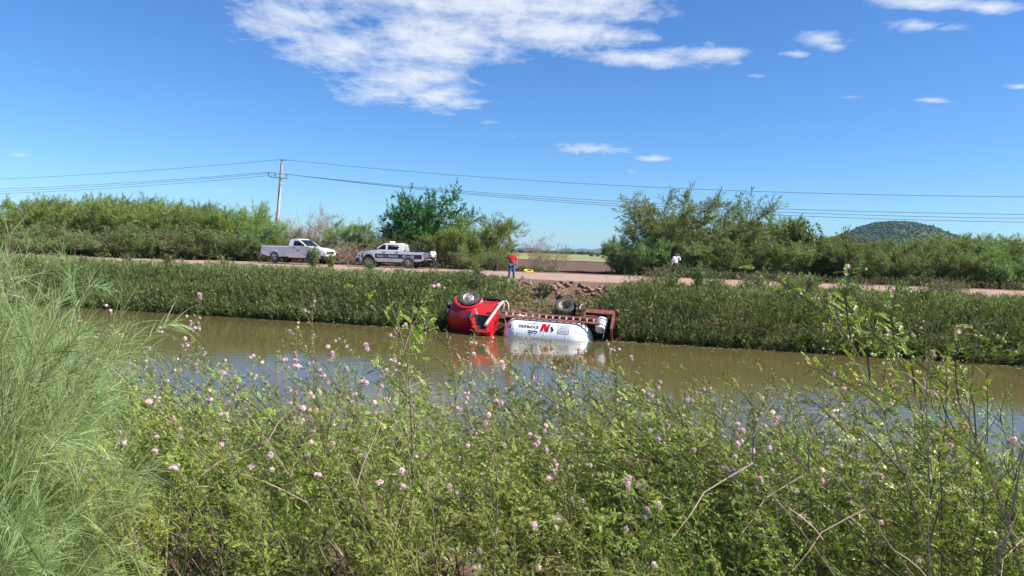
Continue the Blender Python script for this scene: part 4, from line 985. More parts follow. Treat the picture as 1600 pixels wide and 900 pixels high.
        # navy band with lettering
        for s in (-1, 1):
            segs = [(2.40, 1.10), (1.10, .24), (.24, -.78), (-.78, -1.02)]
            def bandpt(x, z, e=.004): return tuple(shp(Vector((x, s * HW, z))) + Vector((0, s * e, 0)))
            for xa, xb in [(2.26, 2.02), (1.10, .80), (.80, .24), (.24, -.30), (-.30, -1.02), (-1.06, -1.9), (-1.9, -2.50)]:
                if xa in (-1.06, 2.26): z0 = .90
                else: z0 = .66
                MB().add([bandpt(xa, z0), bandpt(xb, z0), bandpt(xb, .97), bandpt(xa, .97)], [(0, 1, 2, 3)]).build('navy_band', m_navy, root)
            MB().add([bandpt(2.12, .46), bandpt(2.46, .46), bandpt(2.50, .84), bandpt(2.06, .84), bandpt(2.06, .60)], [(0, 1, 2, 3, 4)]).build('navy_band', m_navy, root)
            MB().add([bandpt(-2.02, .70), bandpt(-2.50, .70), bandpt(-2.50, .90), bandpt(-2.02, .90)], [(0, 1, 2, 3)]).build('navy_band', m_navy, root)
            # text runs left to right for someone facing that side
            f = (lambda x0, z0: (lambda tx, ty: Vector(bandpt(x0 - tx, z0 + ty, .009)))) if s > 0 else (lambda x0, z0: (lambda tx, ty: Vector(bandpt(x0 + tx, z0 + ty, .009))))
            if s > 0:
                lettering('lettering_policia', 'POLICIA', .21, m_twht, root, f(.94, .745), .50); lettering('lettering_municipal', 'MUNICIPAL', .21, m_twht, root, f(.06, .745), .74)
            else:
                lettering('lettering_policia', 'POLICIA', .21, m_twht, root, f(.06, .745), .50); lettering('lettering_municipal', 'MUNICIPAL', .21, m_twht, root, f(-.72, .745), .74)
            st = MB(); c0 = .26; st.add([bandpt(c0 + .12 * (1 if k % 2 == 0 else .48) * math.sin(k * math.pi / 7), .81 + .12 * (1 if k % 2 == 0 else .48) * math.cos(k * math.pi / 7), .012) for k in range(14)], [tuple(range(14))])
            st.build('door_badge', mat('gold_badge', (.30, .26, .10), .5), root)
        # light bar, roof mast, roll cage in the bed
        lb = MB(); lb.box((.18, 0, rz + .075), (.30, 1.10, .10)); lb.build('light_bar', mat('cream_lens', (.70, .62, .50), .3), root, bevel=.02)
        le = MB(); le.box((.22, .48, rz + .08), (.24, .16, .11)); le.box((.22, -.48, rz + .08), (.24, .16, .11)); le.build('light_bar_end', m_redl, root, bevel=.02)
        cg = MB()
        for s in (-1, 1):
            cg.tube([(-1.16, s * .80, 1.15), (-1.16, s * .76, 1.74), (-2.12, s * .74, 1.74), (-2.45, s * .80, 1.15)], .030, 8); cg.tube([(-1.62, s * .78, 1.15), (-1.62, s * .75, 1.74)], .026, 8)
        for x in (-1.16, -1.62, -2.12): cg.tube([(x, -.75, 1.74), (x, .75, 1.74)], .028, 8)
        cg.build('roll_cage', m_black, root, smooth=True)
        rk = MB()
        for k in range(5):
            z = 1.24 + .10 * k
            for s in (-1, 1): rk.tube([(-1.16, s * (.80 - .04 * k / 5), z), (-1.62, s * (.785 - .03 * k / 5), z)], .016, 5)
            rk.tube([(-1.17, -.78, z), (-1.17, .78, z)], .014, 5)
        rk.build('cage_bars', m_steel, root)
    return root
POLX = at(614, 415, 55.6); ppk = pickup(True, 'white and navy police pickup with roll cage and open tailgate on the dirt road')
ppk.location = (POLX[0], 55.6, float(gz(POLX[0], 55.6)) + .02); ppk.rotation_euler = (0, 0, math.atan2(.17, -.985)); ppk.scale = (1, 1, 1.07)
WX = at(467, 405, 57.0); wpk = pickup(False, 'plain white single cab pickup parked left of the police truck, nose to the right')
wpk.location = (WX[0], 57.0, float(gz(WX[0], 57.0)) + .10); wpk.rotation_euler = (0, 0, math.atan2(-.30, .954)); wpk.scale = (1.05, 1.05, 1.09)

# ------------------------------------------------------------------ people
m_skin = mat('skin', (.36, .20, .135), .55, col2=(.32, .17, .115), nscale=20); m_hair = mat('dark_hair', (.012, .010, .009), .7)
m_shirt_r = mat('red_cotton', (.50, .016, .024), .85, bump=.3, bscale=25); m_jean = mat('blue_denim', (.055, .105, .20), .9, col2=(.085, .15, .26), nscale=12, bump=.3)
m_shirt_w = mat('white_cotton', (.74, .75, .78), .85, bump=.3, bscale=25); m_trs = mat('navy_trousers', (.014, .017, .030), .85, bump=.3); m_wsh = mat('white_shoe', (.74, .72, .70), .6)
m_blk = mat('black_leather', (.015, .014, .014), .45); m_eye = mat('eye', (.03, .02, .015), .2)
def skin_mesh(name, J, edges, m, parent, root_j=0, lvl=2):
    me = bpy.data.meshes.new(name); me.from_pydata([j[0] for j in J], edges, [])
    o = bpy.data.objects.new(name, me); COL.objects.link(o); sk = o.modifiers.new('skin', 'SKIN'); sk.use_smooth_shade = True
    for i, j in enumerate(J):
        rr_ = j[1]; me.skin_vertices[0].data[i].radius = (rr_, rr_) if isinstance(rr_, float) else rr_
        me.skin_vertices[0].data[i].use_root = (i == root_j)
    ss = o.modifiers.new('sub', 'SUBSURF'); ss.levels = lvl; ss.render_levels = lvl
    dg = bpy.context.evaluated_depsgraph_get(); nm = bpy.data.meshes.new_from_object(o.evaluated_get(dg)); bpy.data.objects.remove(o)
    nm.materials.clear(); nm.materials.append(m)
    for p in nm.polygons: p.use_smooth = True
    ob = bpy.data.objects.new(name, nm); COL.objects.link(ob); ob.parent = parent; return ob
def person(label, loc, rz, J, shirt, trousers, shoes, hair, sleeve='short', phone=None):
    """faces local -y. J: joint positions"""
    root = thing('person', label, 'person', loc, rz); V = {k: np.array(v, float) for k, v in J.items()}
    js, ed, idx = [], [], {}
    def jt(k, p, r_): idx[k] = len(js); js.append((tuple(p), r_)); return idx[k]
    def link(a, b): ed.append((idx[a], idx[b]))
    hd = unit(V['head'] - V['neck']); fw = V['face']                         # head axis, facing
    jt('pelvis', V['pelvis'], (.150, .105)); jt('waist', V['waist'], (.140, .100)); jt('chest', V['chest'], (.165, .115)); jt('neck', V['neck'], .060)
    jt('jaw', V['head'] - hd * .060 + fw * .018, (.064, .068)); jt('head', V['head'] + hd * .02, (.080, .092)); jt('crown', V['head'] + hd * .095, (.062, .070))
    for a, b in (('pelvis', 'waist'), ('waist', 'chest'), ('chest', 'neck'), ('neck', 'jaw'), ('jaw', 'head'), ('head', 'crown')): link(a, b)
    jt('nose', V['head'] - hd * .012 + fw * .104, .012); link('head', 'nose')
    sv = unit(np.cross(fw, hd))
    for s, nm in ((1, 'R'), (-1, 'L')):
        jt('ear' + nm, V['head'] + sv * s * .088, .014); link('head', 'ear' + nm)
    for s in 'RL':
        sh, el, wr = V['sh' + s], V['el' + s], V['wr' + s]
        jt('sh' + s, sh, .062); jt('el' + s, el, .043); jt('wr' + s, wr, .029); link('chest', 'sh' + s); link('sh' + s, 'el' + s); link('el' + s, 'wr' + s)
        hdir = V['hand' + s]; side = unit(np.cross(hdir, [.13, .95, .2])); pal = wr + hdir * .065; jt('pm' + s, pal, (.036, .018)); link('wr' + s, 'pm' + s)
        nrm = np.cross(hdir, side)
        for q, (o_, l_) in enumerate(((-.030, .062), (-.010, .078), (.011, .074), (.030, .058))):
            b0 = pal + hdir * .040 + side * o_; kn = b0 + hdir * l_ * .55 + nrm * .012; tp = kn + hdir * l_ * .42 + nrm * .028
            jt(f'f{s}{q}a', b0, .0095); jt(f'f{s}{q}b', kn, .0088); jt(f'f{s}{q}c', tp, .0072); link('pm' + s, f'f{s}{q}a'); link(f'f{s}{q}a', f'f{s}{q}b'); link(f'f{s}{q}b', f'f{s}{q}c')
        tb = pal - hdir * .02 - side * .038; tt = tb + hdir * .040 - side * .022 + nrm * .018; jt('t1' + s, tb, .012); jt('t2' + s, tt, .0085); link('pm' + s, 't1' + s); link('t1' + s, 't2' + s)
        hp, kn, an, to = V['hip' + s], V['kn' + s], V['an' + s], V['toe' + s]
        jt('hip' + s, hp, .090); jt('kn' + s, kn, .058); jt('an' + s, an, .040); jt('toe' + s, to, .034); link('pelvis', 'hip' + s); link('hip' + s, 'kn' + s); link('kn' + s, 'an' + s); link('an' + s, 'toe' + s)
    body = skin_mesh('body', js, ed, m_skin, root)
    for s in (1, -1):
        MB().lathe([(.001, -.010), (.009, -.005), (.010, 0), (.009, .005), (.001, .010)], 8, 'y', tuple(V['head'] + hd * .022 + fw * .083 + sv * s * .030)).build('eye', m_eye, root, smooth=True)
    mo = V['head'] - hd * .052 + fw * .086; MB().tube([tuple(mo - sv * .022), tuple(mo + fw * .004), tuple(mo + sv * .022)], .006, 6).build('mouth', mat('lips', (.28, .10, .085), .5), root)
    # shirt
    sj = [(V['pelvis'] + [0, 0, -.03], (.178, .138)), (V['waist'], (.168, .130)), (V['chest'], (.190, .142)), (V['neck'] - hd * .035, .078)]; se = [(0, 1), (1, 2), (2, 3)]
    for s in 'RL':
        a = len(sj); sh, el, wr = V['sh' + s], V['el' + s], V['wr' + s]
        sj.append((sh, .084)); se.append((2, a))
        if sleeve == 'short': sj.append((sh + (el - sh) * .78, .076)); se.append((a, a + 1))
        else: sj += [(el, .064), (el + (wr - el) * .92, .048)]; se += [(a, a + 1), (a + 1, a + 2)]
    skin_mesh('shirt', [(tuple(p), r_) for p, r_ in sj], se, shirt, root)
    tj = [(V['pelvis'] + [0, 0, .02], (.160, .118))]; te = []
    for s in 'RL':
        a = len(tj); tj += [(V['hip' + s], .106), (V['kn' + s], .078), (V['an' + s] + (V['kn' + s] - V['an' + s]) * .08, .066)]; te += [(0, a), (a, a + 1), (a + 1, a + 2)]
        skin_mesh('shoe', [(tuple(V['an' + s] + [0, .03, -.02]), .052), (tuple(V['an' + s] * .5 + V['toe' + s] * .5 + [0, 0, -.012]), (.050, .046)), (tuple(V['toe' + s] + unit(V['toe' + s] - V['an' + s]) * .06 + [0, 0, -.002]), (.044, .034))], [(0, 1), (1, 2)], shoes, root)
    skin_mesh('trousers', [(tuple(p), r_) for p, r_ in tj], te, trousers, root)
    bl = V['pelvis'] + np.array([0, 0, .035]); MB().lathe([(.17, -.02), (.176, -.01), (.176, .01), (.17, .02)], 20, 'z', (0, 0, 0), closed=True).build('belt', m_blk, root, shape=lambda p: Vector((p[0] + bl[0], p[1] * .74 + bl[1], p[2] + bl[2])))
    hr = [(tuple(V['head'] + hd * .055 - fw * .030), (.090, .092)), (tuple(V['head'] + hd * .105 - fw * .005), (.074, .080))]
    if hair == 'cap':
        h = skin_mesh('cap', hr + [(tuple(V['head'] + hd * .065 + fw * .14), (.062, .012))], [(0, 1), (1, 2)], m_hair, root)
    else: h = skin_mesh('hair', hr + [(tuple(V['head'] - fw * .062 - hd * .02), (.062, .040))], [(0, 1), (0, 2)], m_hair, root)
    return root, V
F0 = np.array([0, -1.0, 0])
def stand(**kw):
    J = dict(pelvis=(0, 0, .95), waist=(0, .005, 1.10), chest=(0, 0, 1.32), neck=(0, 0, 1.47), head=(0, -.02, 1.60), face=F0,
             shR=(-.185, 0, 1.40), shL=(.185, 0, 1.40), elR=(-.25, .03, 1.13), elL=(.25, .03, 1.13), wrR=(-.26, -.05, .88), wrL=(.27, -.05, .88), handR=(0, -.1, -1), handL=(0, -.1, -1),
             hipR=(-.095, 0, .90), hipL=(.095, 0, .90), knR=(-.115, -.015, .49), knL=(.115, -.015, .49), anR=(-.125, .02, .085), anL=(.125, .02, .085), toeR=(-.15, -.13, .045), toeL=(.15, -.13, .045))
    J.update(kw); J['handR'] = unit(np.array(J['handR'], float)); J['handL'] = unit(np.array(J['handL'], float)); J['face'] = unit(np.array(J['face'], float)); return J
def phone(parent_loc, rz, p, rot, label):
    o = MB().box((0, 0, 0), (.075, .012, .15)).build('mobile_phone', m_blk, None, bevel=.004); c, s = math.cos(rz), math.sin(rz)
    o.location = (parent_loc[0] + p[0] * c - p[1] * s, parent_loc[1] + p[0] * s + p[1] * c, parent_loc[2] + p[2]); o.rotation_euler = (rot[0], rot[1], rot[2] + rz); return tag(o, label, 'phone')
# man in red, hand raised to his face
g = at(799, 437, 41.6); loc = (g[0], 41.6, float(gz(g[0], 41.6)) + .045)
person('man in red polo shirt and blue jeans standing on the road edge, hand to face', loc, .10, stand(elR=(-.33, -.12, 1.22), wrR=(-.11, -.21, 1.47), handR=(.75, .25, .55), elL=(.27, .04, 1.13), wrL=(.29, -.02, .88), anR=(-.14, .02, .085), toeR=(-.18, -.13, .045)), m_shirt_r, m_jean, m_wsh, 'hair')
phone(loc, .10, (-.055, -.165, 1.60), (.3, .2, .5), 'dark mobile phone held to the face of the man in red')
# officer leaning on the open tailgate
hx = Vector((math.cos(ppk.rotation_euler.z), math.sin(ppk.rotation_euler.z), 0)); tp = ppk.location - hx * 3.22; lx = -hx
ly = Vector((-hx.y, hx.x, 0)); tp = tp + ly * .42
rz2 = math.atan2(lx.y, lx.x) + math.pi / 2 - .55
loc2 = (tp.x, tp.y, float(gz(tp.x, tp.y)) + .02)
person('police officer in white shirt and dark cap leaning on the open tailgate', loc2, rz2,
       stand(pelvis=(0, .10, .80), waist=(0, .09, .96), chest=(0, .03, 1.18), neck=(0, -.01, 1.33), head=(0, -.06, 1.45), face=(0, -.9, -.42), shR=(-.185, .03, 1.26), shL=(.185, .03, 1.26),
             elR=(-.25, -.02, 1.00), elL=(.25, -.02, 1.00), wrR=(-.10, -.20, .90), wrL=(.10, -.20, .90), handR=(.5, -.7, -.35), handL=(-.5, -.7, -.35), hipR=(-.10, .06, .78), hipL=(.10, .06, .78),
             knR=(-.13, -.24, .45), knL=(.13, -.20, .44), anR=(-.14, -.34, .085), anL=(.15, -.24, .085), toeR=(-.16, -.48, .045), toeL=(.19, -.38, .045)), m_shirt_w, m_trs, m_blk, 'cap')
# officer on the right, phone at his ear
g = at(1055, 424, 51.2); loc3 = (g[0], 51.2, float(gz(g[0], 51.2)) + .03)
person('police officer in long sleeved white shirt standing before the trees with a phone', loc3, .45,
       stand(elL=(.31, -.12, 1.20), wrL=(.13, -.17, 1.52), handL=(-.28, .30, .80), elR=(-.27, .03, 1.12), wrR=(-.29, -.04, .87)), m_shirt_w, m_trs, m_blk, 'hair', sleeve='long')
phone(loc3, .45, (.105, -.10, 1.60), (-.35, 0, .9), 'dark mobile phone at the ear of the officer before the trees')

# ------------------------------------------------------------------ power line
PY = 75.0; pt = at(440.5, 250, PY); pb = at(433, 352, PY); zb0 = float(gz(pb[0], PY)); lean = (pt - pb) / (pt[2] - pb[2])
pbase = pb + lean * (zb0 - pb[2]); PH = pt[2] - zb0
pole = thing('utility_pole', 'tall concrete utility pole with one crossarm rising behind the hedge', 'utility pole', (pbase[0], PY, zb0))
lv = np.array([lean[0], 0.0, 1.0]); P_ = lambda h: tuple(lv * h)
MB().tube([P_(-.3), P_(PH * .5), P_(PH - .12)], [.19, .155, .115], 12).build('shaft', m_conc, pole, smooth=40)
# crossarm lies square to the line
CA = -EV if False else np.array([EV[0], EV[1]]); hz = PH - 1.80
arm_u = np.array([math.cos(math.radians(-14)), math.sin(math.radians(-14)), 0]); arm_u = np.array([.96, .18, -.055])
a0 = np.array(P_(hz)) - arm_u * 1.15; a1 = np.array(P_(hz)) + arm_u * .62
ar = MB()
for s in (-1, 1): off = np.array([0, s * .16, 0]); ar.tube([a0 + off, a1 + off], .045, 4)
ar.build('crossarm', m_cross, pole)
ins_xy = []
for f in (0, .36, 1.0):
    p = a0 + (a1 - a0) * f; q = p + np.array([-.10, 0, .46]); st = MB(); st.tube([p, p + (q - p) * .4], .025, 6); st.lathe([(.03, 0), (.06, .03), (.03, .08), (.065, .11), (.035, .16), (.06, .20), (.02, .25)], 10, 'z', tuple(p + (q - p) * .4)); st.build('insulator', m_ins, pole, smooth=True); ins_xy.append(q)
tpx = np.array(P_(PH - .12)); tn = MB(); tn.lathe([(.04, 0), (.08, .03), (.05, .09), (.08, .12), (.03, .2)], 10, 'z', tuple(tpx)); tn.build('insulator', m_ins, pole, smooth=True)
sp = MB(); sp.tube([tpx + [-.25, .1, .06], tpx + [.48, -.12, .06]], .02, 5); sp.tube([tpx + [.46, -.12, .02], tpx + [.46, -.12, .18]], .03, 6); sp.build('top_bracket', m_cross, pole)
bd = MB(); bd.lathe([(.16, 0), (.165, .05), (.15, .06)], 12, 'z', tuple(lv * (hz - .75))); bd.build('pole_band', m_cross, pole)
Pb = np.array([pbase[0], PY, zb0]); wires = [(Pb + tpx + [0, 0, .18], 'top')] + [(Pb + q, n_) for q, n_ in zip(ins_xy, ('left', 'inner', 'right'))]
EU3 = np.array([EU[0], EU[1], 0]); EV3 = np.array([EV[0], EV[1], 0])
for (p, n_), lb in zip(wires, ('highest single wire running from the pole top across the sky', 'lower power wire fixed at the left end of the crossarm', 'lower power wire fixed beside the pole on the crossarm', 'lower power wire fixed at the right end of the crossarm')):
    Lr, Ll = 130.0, 130.0; sR, sL = (3.2, 2.5) if n_ == 'top' else (3.5 + {'left': -.25, 'inner': 0, 'right': .2}[n_], 2.6 + {'left': -.2, 'inner': 0, 'right': .15}[n_])
    pts = [p - EU3 * Ll * f + [0, 0, -4 * sL * f * (1 - f)] for f in np.linspace(1, 0, 30)[:-1]] + [p + EU3 * Lr * f + [0, 0, -4 * sR * f * (1 - f)] for f in np.linspace(0, 1, 30)]
    o = MB().tube(pts, .017, 5).build('power_wire', m_wire, None, smooth=True); tag(o, lb, 'wire', None)

# ------------------------------------------------------------------ small things on the road
g = at(826, 422, 52.0); yh = MB(); rr_ = np.random.default_rng(2); pts = []
for k in range(50):
    a = k / 49 * 2 * math.pi * 2.6; R = .46 + .05 * math.sin(a * 1.7); pts.append((R * math.cos(a) * 1.25, R * math.sin(a) * .7, .06 + .16 * (.5 + .5 * math.sin(a)) + .025 * (k // 19)))
pts += [(.72, -.12, .05), (.86, -.2, .04)]
yh.tube([(x * .48, y * .6, z * .9) for x, y, z in pts], .035, 7); o = yh.build('yellow_hose', mat('yellow_rubber', (.72, .56, .02), .5), None, smooth=True)
o.location = (g[0], 52.0, float(gz(g[0], 52.0)) + .04); tag(o, 'coiled yellow hose lying on the road edge right of the man in red', 'hose')
g = at(774, 419, 55.0); st = MB(); pr = []
o = MB().lathe([(.20, -.1), (.19, .1), (.15, .3), (.17, .42), (.11, .55), (.10, .62), (.03, .66)], 9, 'z').build('tree_stump', mat('charred_wood', (.020, .016, .014), .9, col2=(.05, .04, .03), nscale=6), None, smooth=False, shape=lambda p: Vector((p[0] * (1 + .25 * math.sin(p[2] * 9)), p[1], p[2])))
o.location = (g[0], 55.0, float(gz(g[0], 55.0))); o.rotation_euler = (.12, .18, 0); tag(o, 'short charred tree stump at the road edge behind the man in red', 'stump')
# ------------------------------------------------------------------ near bank: mimosa shrubs, palo verde, grass
m_mlf = leaf_mat('mimosa_leaf', (.135, .205, .032), (.305, .365, .058), .30, .40, (.38, .38, .09))
m_mst = mat('mimosa_stem', (.10, .065, .045), .85, col2=(.20, .17, .08), nscale=7)
m_pink = leaf_mat('pink_flower', (.78, .52, .68), (.90, .72, .84), .3, .7)
m_bud = leaf_mat('pale_bud', (.50, .46, .30), (.66, .60, .48), .2, .7, (.62, .42, .46))
m_pod = mat('dry_pod', (.20, .10, .05), .8, col2=(.34, .19, .10), nscale=9)
# one bipinnate leaf: a short stalk with pinnae, each a double row of leaflets
def leaf_template(r, npair=9, L=.060):
    ps, ds, ls, ws = [], [], [], []; bend = r.normal() * .12
    for j in range(npair):
        f = .18 + .82 * (j + .5) / npair; b = np.array([L * f, L * bend * f * f, -.25 * L * f * f])
        for s2 in (-1, 1):
            ps.append(b); ds.append(unit(np.array([.50 + .25 * f, s2 * .85, -.18]))); ls.append(.0155 * (1 - .45 * abs(2 * f - 1) ** 2) * r.uniform(.85, 1.15)); ws.append(.0060)
    ps, ds, ls, ws = map(np.array, (ps, ds, ls, ws)); n = len(ps)
    V, F = diamonds(ps, ds, ls, ws, r, np.tile([0, 0, 1.0], (n, 1)) + r.normal(size=(n, 3)) * .3)
    return V
def place_leaves(P, D, r, sc, variants):
    """put leaf templates at points P along directions D with random roll"""
    n = len(P); x = unit(D); ref = unit(np.array([0, 0, 1.0]) + r.normal(size=(n, 3)) * .55)
    y = unit(np.cross(ref, x)); z = np.cross(x, y); R = np.stack([x, y, z], -1)
    out = []; which = r.integers(0, len(variants), n)
    for k, T in enumerate(variants):
        m = which == k
        if m.any(): out.append((np.einsum('nij,vj->nvi', R[m] * sc[m][:, None, None], T) + P[m][:, None]).reshape(-1, 3))
    V = np.concatenate(out); return V, np.arange(len(V)).reshape(-1, 4)
_lr = np.random.default_rng(77); LEAVES = [leaf_template(_lr, k, l) for k, l in ((8, .058), (9, .068), (7, .050), (10, .074))]
# one flower head: a pompom of fine filaments
def pompom(name, R=.0130):
    r = np.random.default_rng(5); d = unit(r.normal(size=(90, 3))); V, F = diamonds(d * R * .35, d, np.full(90, R * .78), np.full(90, R * .30), r)
    k = icoV * R * .72; mt = mesh_np(name, V, F, m_pink, link=False)
    bm = bmesh.new(); bm.from_mesh(mt.data); vs = [bm.verts.new(p) for p in k]; bm.verts.ensure_lookup_table()
    for f in icoF: bm.faces.new([vs[i] for i in f])
    bm.to_mesh(mt.data); bm.free(); me = mt.data; bpy.data.objects.remove(mt); return me
POM = pompom('flower_head')
MH = {}; MHN = []
def mimosa(seed, H, nst, lean, dens=1.0, nfl=16):
    r = np.random.default_rng(seed); root = thing('mimosa_shrub', 'x', 'shrub'); wood = MB(); P = []; D = []; tips = []
    for k in range(nst):
        L = H * r.uniform(.70, 1.12); az = r.uniform(0, 6.28)
        d = np.array([lean + math.cos(az) * .32, math.sin(az) * .30, 1.0])
        pts, dirs = curve_pts((r.normal() * .13, r.normal() * .12, -.05), d, L, 12, r, .075, (lean * .55, 0, -.10))
        wood.tube(pts, np.linspace(.0065, .0016, 13) * r.uniform(.8, 1.3), 4, cap=False)
        f = r.uniform(.42, 1, int(22 * dens)) * 12; i0 = np.minimum(f.astype(int), 11); P.append(pts[i0] + (pts[i0 + 1] - pts[i0]) * (f - i0)[:, None]); D.append(dirs[i0] * .5 + r.normal(size=(len(f), 3)) * .75)
        tips.append((pts[-1], dirs[-1]))
        nb = int(13 * dens)
        for j in range(nb):
            q = (.34 + .65 * (j + r.uniform(0, 1)) / nb) * 12; i = min(int(q), 11); p = pts[i] + (pts[i + 1] - pts[i]) * (q - i)
            bl = r.uniform(.22, .62) * (1.15 - .5 * q / 12); bd = unit(dirs[i] * .9 + unit(r.normal(size=3)) * .62 + np.array([lean * .5, 0, .1]))
            bp, bdd = curve_pts(p, bd, bl, 5, r, .10, (0, 0, -.15)); wood.tube(bp, np.linspace(.0030, .0010, 6), 3, cap=False)
            nl = max(3, int(bl / .0165)); f = (.1 + .9 * (np.arange(nl) + r.uniform(0, 1, nl)) / nl) * 5; i0 = np.minimum(f.astype(int), 4)
            P.append(bp[i0] + (bp[i0 + 1] - bp[i0]) * (f - i0)[:, None]); sd = np.where(np.arange(nl) % 2, 1, -1)[:, None] * unit(np.cross(bdd[i0], r.normal(size=3)))
            D.append(bdd[i0] * .75 + sd * .75 + r.normal(size=(nl, 3)) * .3)
            if q > 7: tips.append((bp[-1], bdd[-1]))
    P = np.concatenate(P); D = np.concatenate(D); n = len(P)
    # leaves get smaller towards the tips
    sc = r.uniform(.48, .92, n) * np.interp(P[:, 2], [0, .5 * H, H], [1.05, 1.05, .62])
    V, F = place_leaves(P, D, r, sc, LEAVES)
    wood.build('stems', m_mst, root); mesh_np('foliage', V, F, m_mlf, root)
    dry = MB()                                  # last year's leafless stalks
    for k in range(3):
        az = r.uniform(0, 6.28); pts, dirs = curve_pts((r.normal() * .15, r.normal() * .15, -.05), (lean * .8 + math.cos(az) * .45, math.sin(az) * .4, 1), H * r.uniform(.4, .72), 9, r, .07, (lean * .4, 0, -.1)); dry.tube(pts, np.linspace(.0028, .0008, 10), 4, cap=False)
        for j in range(6):
            i = int(r.integers(3, 9)); sp_, _ = curve_pts(pts[i], dirs[i] * .8 + r.normal(size=3) * .6, r.uniform(.1, .35), 4, r, .15); dry.tube(sp_, np.linspace(.0025, .0008, 5), 3, cap=False)
    tag(dry.build('dry_stalks', m_twig, root), kind='stuff')
    # flower heads and buds near the shoot ends
    order = sorted(range(len(tips)), key=lambda i: -tips[i][0][2] + r.normal() * .35)
    bud = MB(); bp_, bd_ = [], []
    cnt = 0
    for ti in order[:22]:
        p, d = tips[ti]
        for q in range(r.integers(2, 5)):
            o = p - d * r.uniform(0, .16) + r.normal(size=3) * .018; R = r.uniform(.0028, .0052)
            bud.add(icoV * R + o, [tuple(f) for f in icoF])
        if cnt < nfl:
            for q in range(r.integers(1, 4)):
                o = p - d * r.uniform(0, .10) + r.normal(size=3) * .016
                fh = bpy.data.objects.new('flower_head', POM); COL.objects.link(fh); fh.parent = root; fh.location = o
                s = r.uniform(.75, 1.12); fh.scale = (s, s, s); fh.rotation_euler = (r.uniform(0, 6), r.uniform(0, 6), 0); cnt += 1
    tag(bud.build('flower_buds', m_bud, root), kind='stuff')
    MH[id(root)] = float(np.quantile(V[:, 2], .985)); MHN.append(MH[id(root)])
    return root
MIM = [mimosa(401, 1.8, 9, -.55), mimosa(402, 1.9, 10, -.36, nfl=20), mimosa(403, 1.7, 9, -.70, nfl=12), mimosa(404, 1.9, 8, -.45, .85, 22), mimosa(405, 1.6, 9, -.22, 1.1, 6), mimosa(406, 1.9, 2, -.36, 1.0, 6)]
_mi = 0; _placed = set()
COPYS = {}
def fix_heads(o, s):
    for c in o.children:                       # flower heads keep their true size on bigger and smaller shrubs
        if c.name.startswith('flower_head'): c.scale = c.scale * (1 / s)
    return o
def put_mimosa(k, X, Y, ytop, label, group):
    src = MIM[k]; z0 = float(gz(X, Y)); d = ray(0, 0)
    # height so that the crown reaches photo height ytop above this spot
    px = 800 + FOC * X / Y
    top = at(px, ytop, Y)[2]; h = max(top - z0, .5); s = h / MHN[k]; rz = random.uniform(-.35, .35)
    if k not in _placed:
        _placed.add(k); src.location = (X, Y, z0); src.rotation_euler = (0, 0, rz); src.scale = (s, s, s); tag(src, label, 'shrub', group); COPYS[k] = s; return src
    o = copy_tree(src, label, (X, Y, z0), rz, (s, s, s), group); return fix_heads(o, s)
G = 'pink flowered mimosa shrubs on the near bank'
# skyline of the near thicket in the photograph: photo x -> photo y
SKX = [0, 150, 220, 300, 400, 480, 560, 650, 740, 830, 900, 980, 1060, 1120, 1200, 1280, 1350, 1430, 1500, 1560, 1640]
SKY = [610, 575, 555, 570, 555, 540, 580, 575, 585, 600, 605, 610, 605, 575, 550, 575, 605, 620, 620, 565, 580]
rows = [(6.2, .5, .52, 2), (5.2, .7, .52, 13), (4.3, .6, .52, 38), (3.6, .6, .56, 70), (3.0, .5, .62, 116)]
rr = np.random.default_rng(99); todo = []
ANCH = [(260, 'beside the palo verde'), (420, 'left of the white pickup'), (540, 'below the white pickup'), (690, 'below the police pickup'), (790, 'below the red cab'), (930, 'below the white tank'),
        (1020, 'below the tail of the tanker'), (1130, 'below the officer with a phone'), (1290, 'below the leafy tree'), (1500, 'below the hill'), (9999, 'at the right edge')]
for Y0, off, dx, dy in rows:
    X = -.56 * Y0 + off
    while X < .80 * Y0 + .35:
        Y = Y0 + rr.uniform(-.28, .28); px = 800 + FOC * X / Y
        yt = np.interp(px - 90, SKX, SKY) + np.interp(px, [250, 950, 1150], [-24, -8, 6]) + dy + rr.uniform(-28, 34)
        anchor = [a for lim, a in ANCH if px < lim][0]; dep = 'waterside' if Y0 > 4.8 else 'mid depth' if Y0 > 3.8 else 'nearest'
        todo.append((anchor, dep, px, int(rr.integers(0, 5)), X, Y, yt)); X += dx * rr.uniform(.8, 1.25); continue
        side = ('near the left end of the near bank' if px < 420 else 'in the middle of the near bank, below the truck' if px < 980 else 'on the right half of the near bank')
        dep = 'at the waterside' if Y0 > 4.8 else 'in the middle of the thicket' if Y0 > 3.8 else 'closest to the viewer'
        put_mimosa(int(rr.integers(0, 5)), X, Y, yt, f'pink flowered mimosa shrub {side}, {dep}', G + ' ' + side + ' ' + dep)
        X += dx * rr.uniform(.8, 1.25)
from collections import defaultdict
grp = defaultdict(list)
for q in todo: grp[q[:2]].append(q)
for (anchor, dep), L in grp.items():
    L.sort(key=lambda q: q[2]); n = len(L)
    for i, q in enumerate(L):
        pos = '' if n == 1 else ('left one of two, ' if i == 0 else 'right one of two, ') if n == 2 else f'{ORD[i]} of {n} from the left, '
        put_mimosa(q[3], q[4], q[5], q[6], f'{dep} pink flowered mimosa shrub {anchor}'.replace(' shrub ', ' shrub, ' + pos, 1) if pos else f'{dep} pink flowered mimosa shrub {anchor}', G)
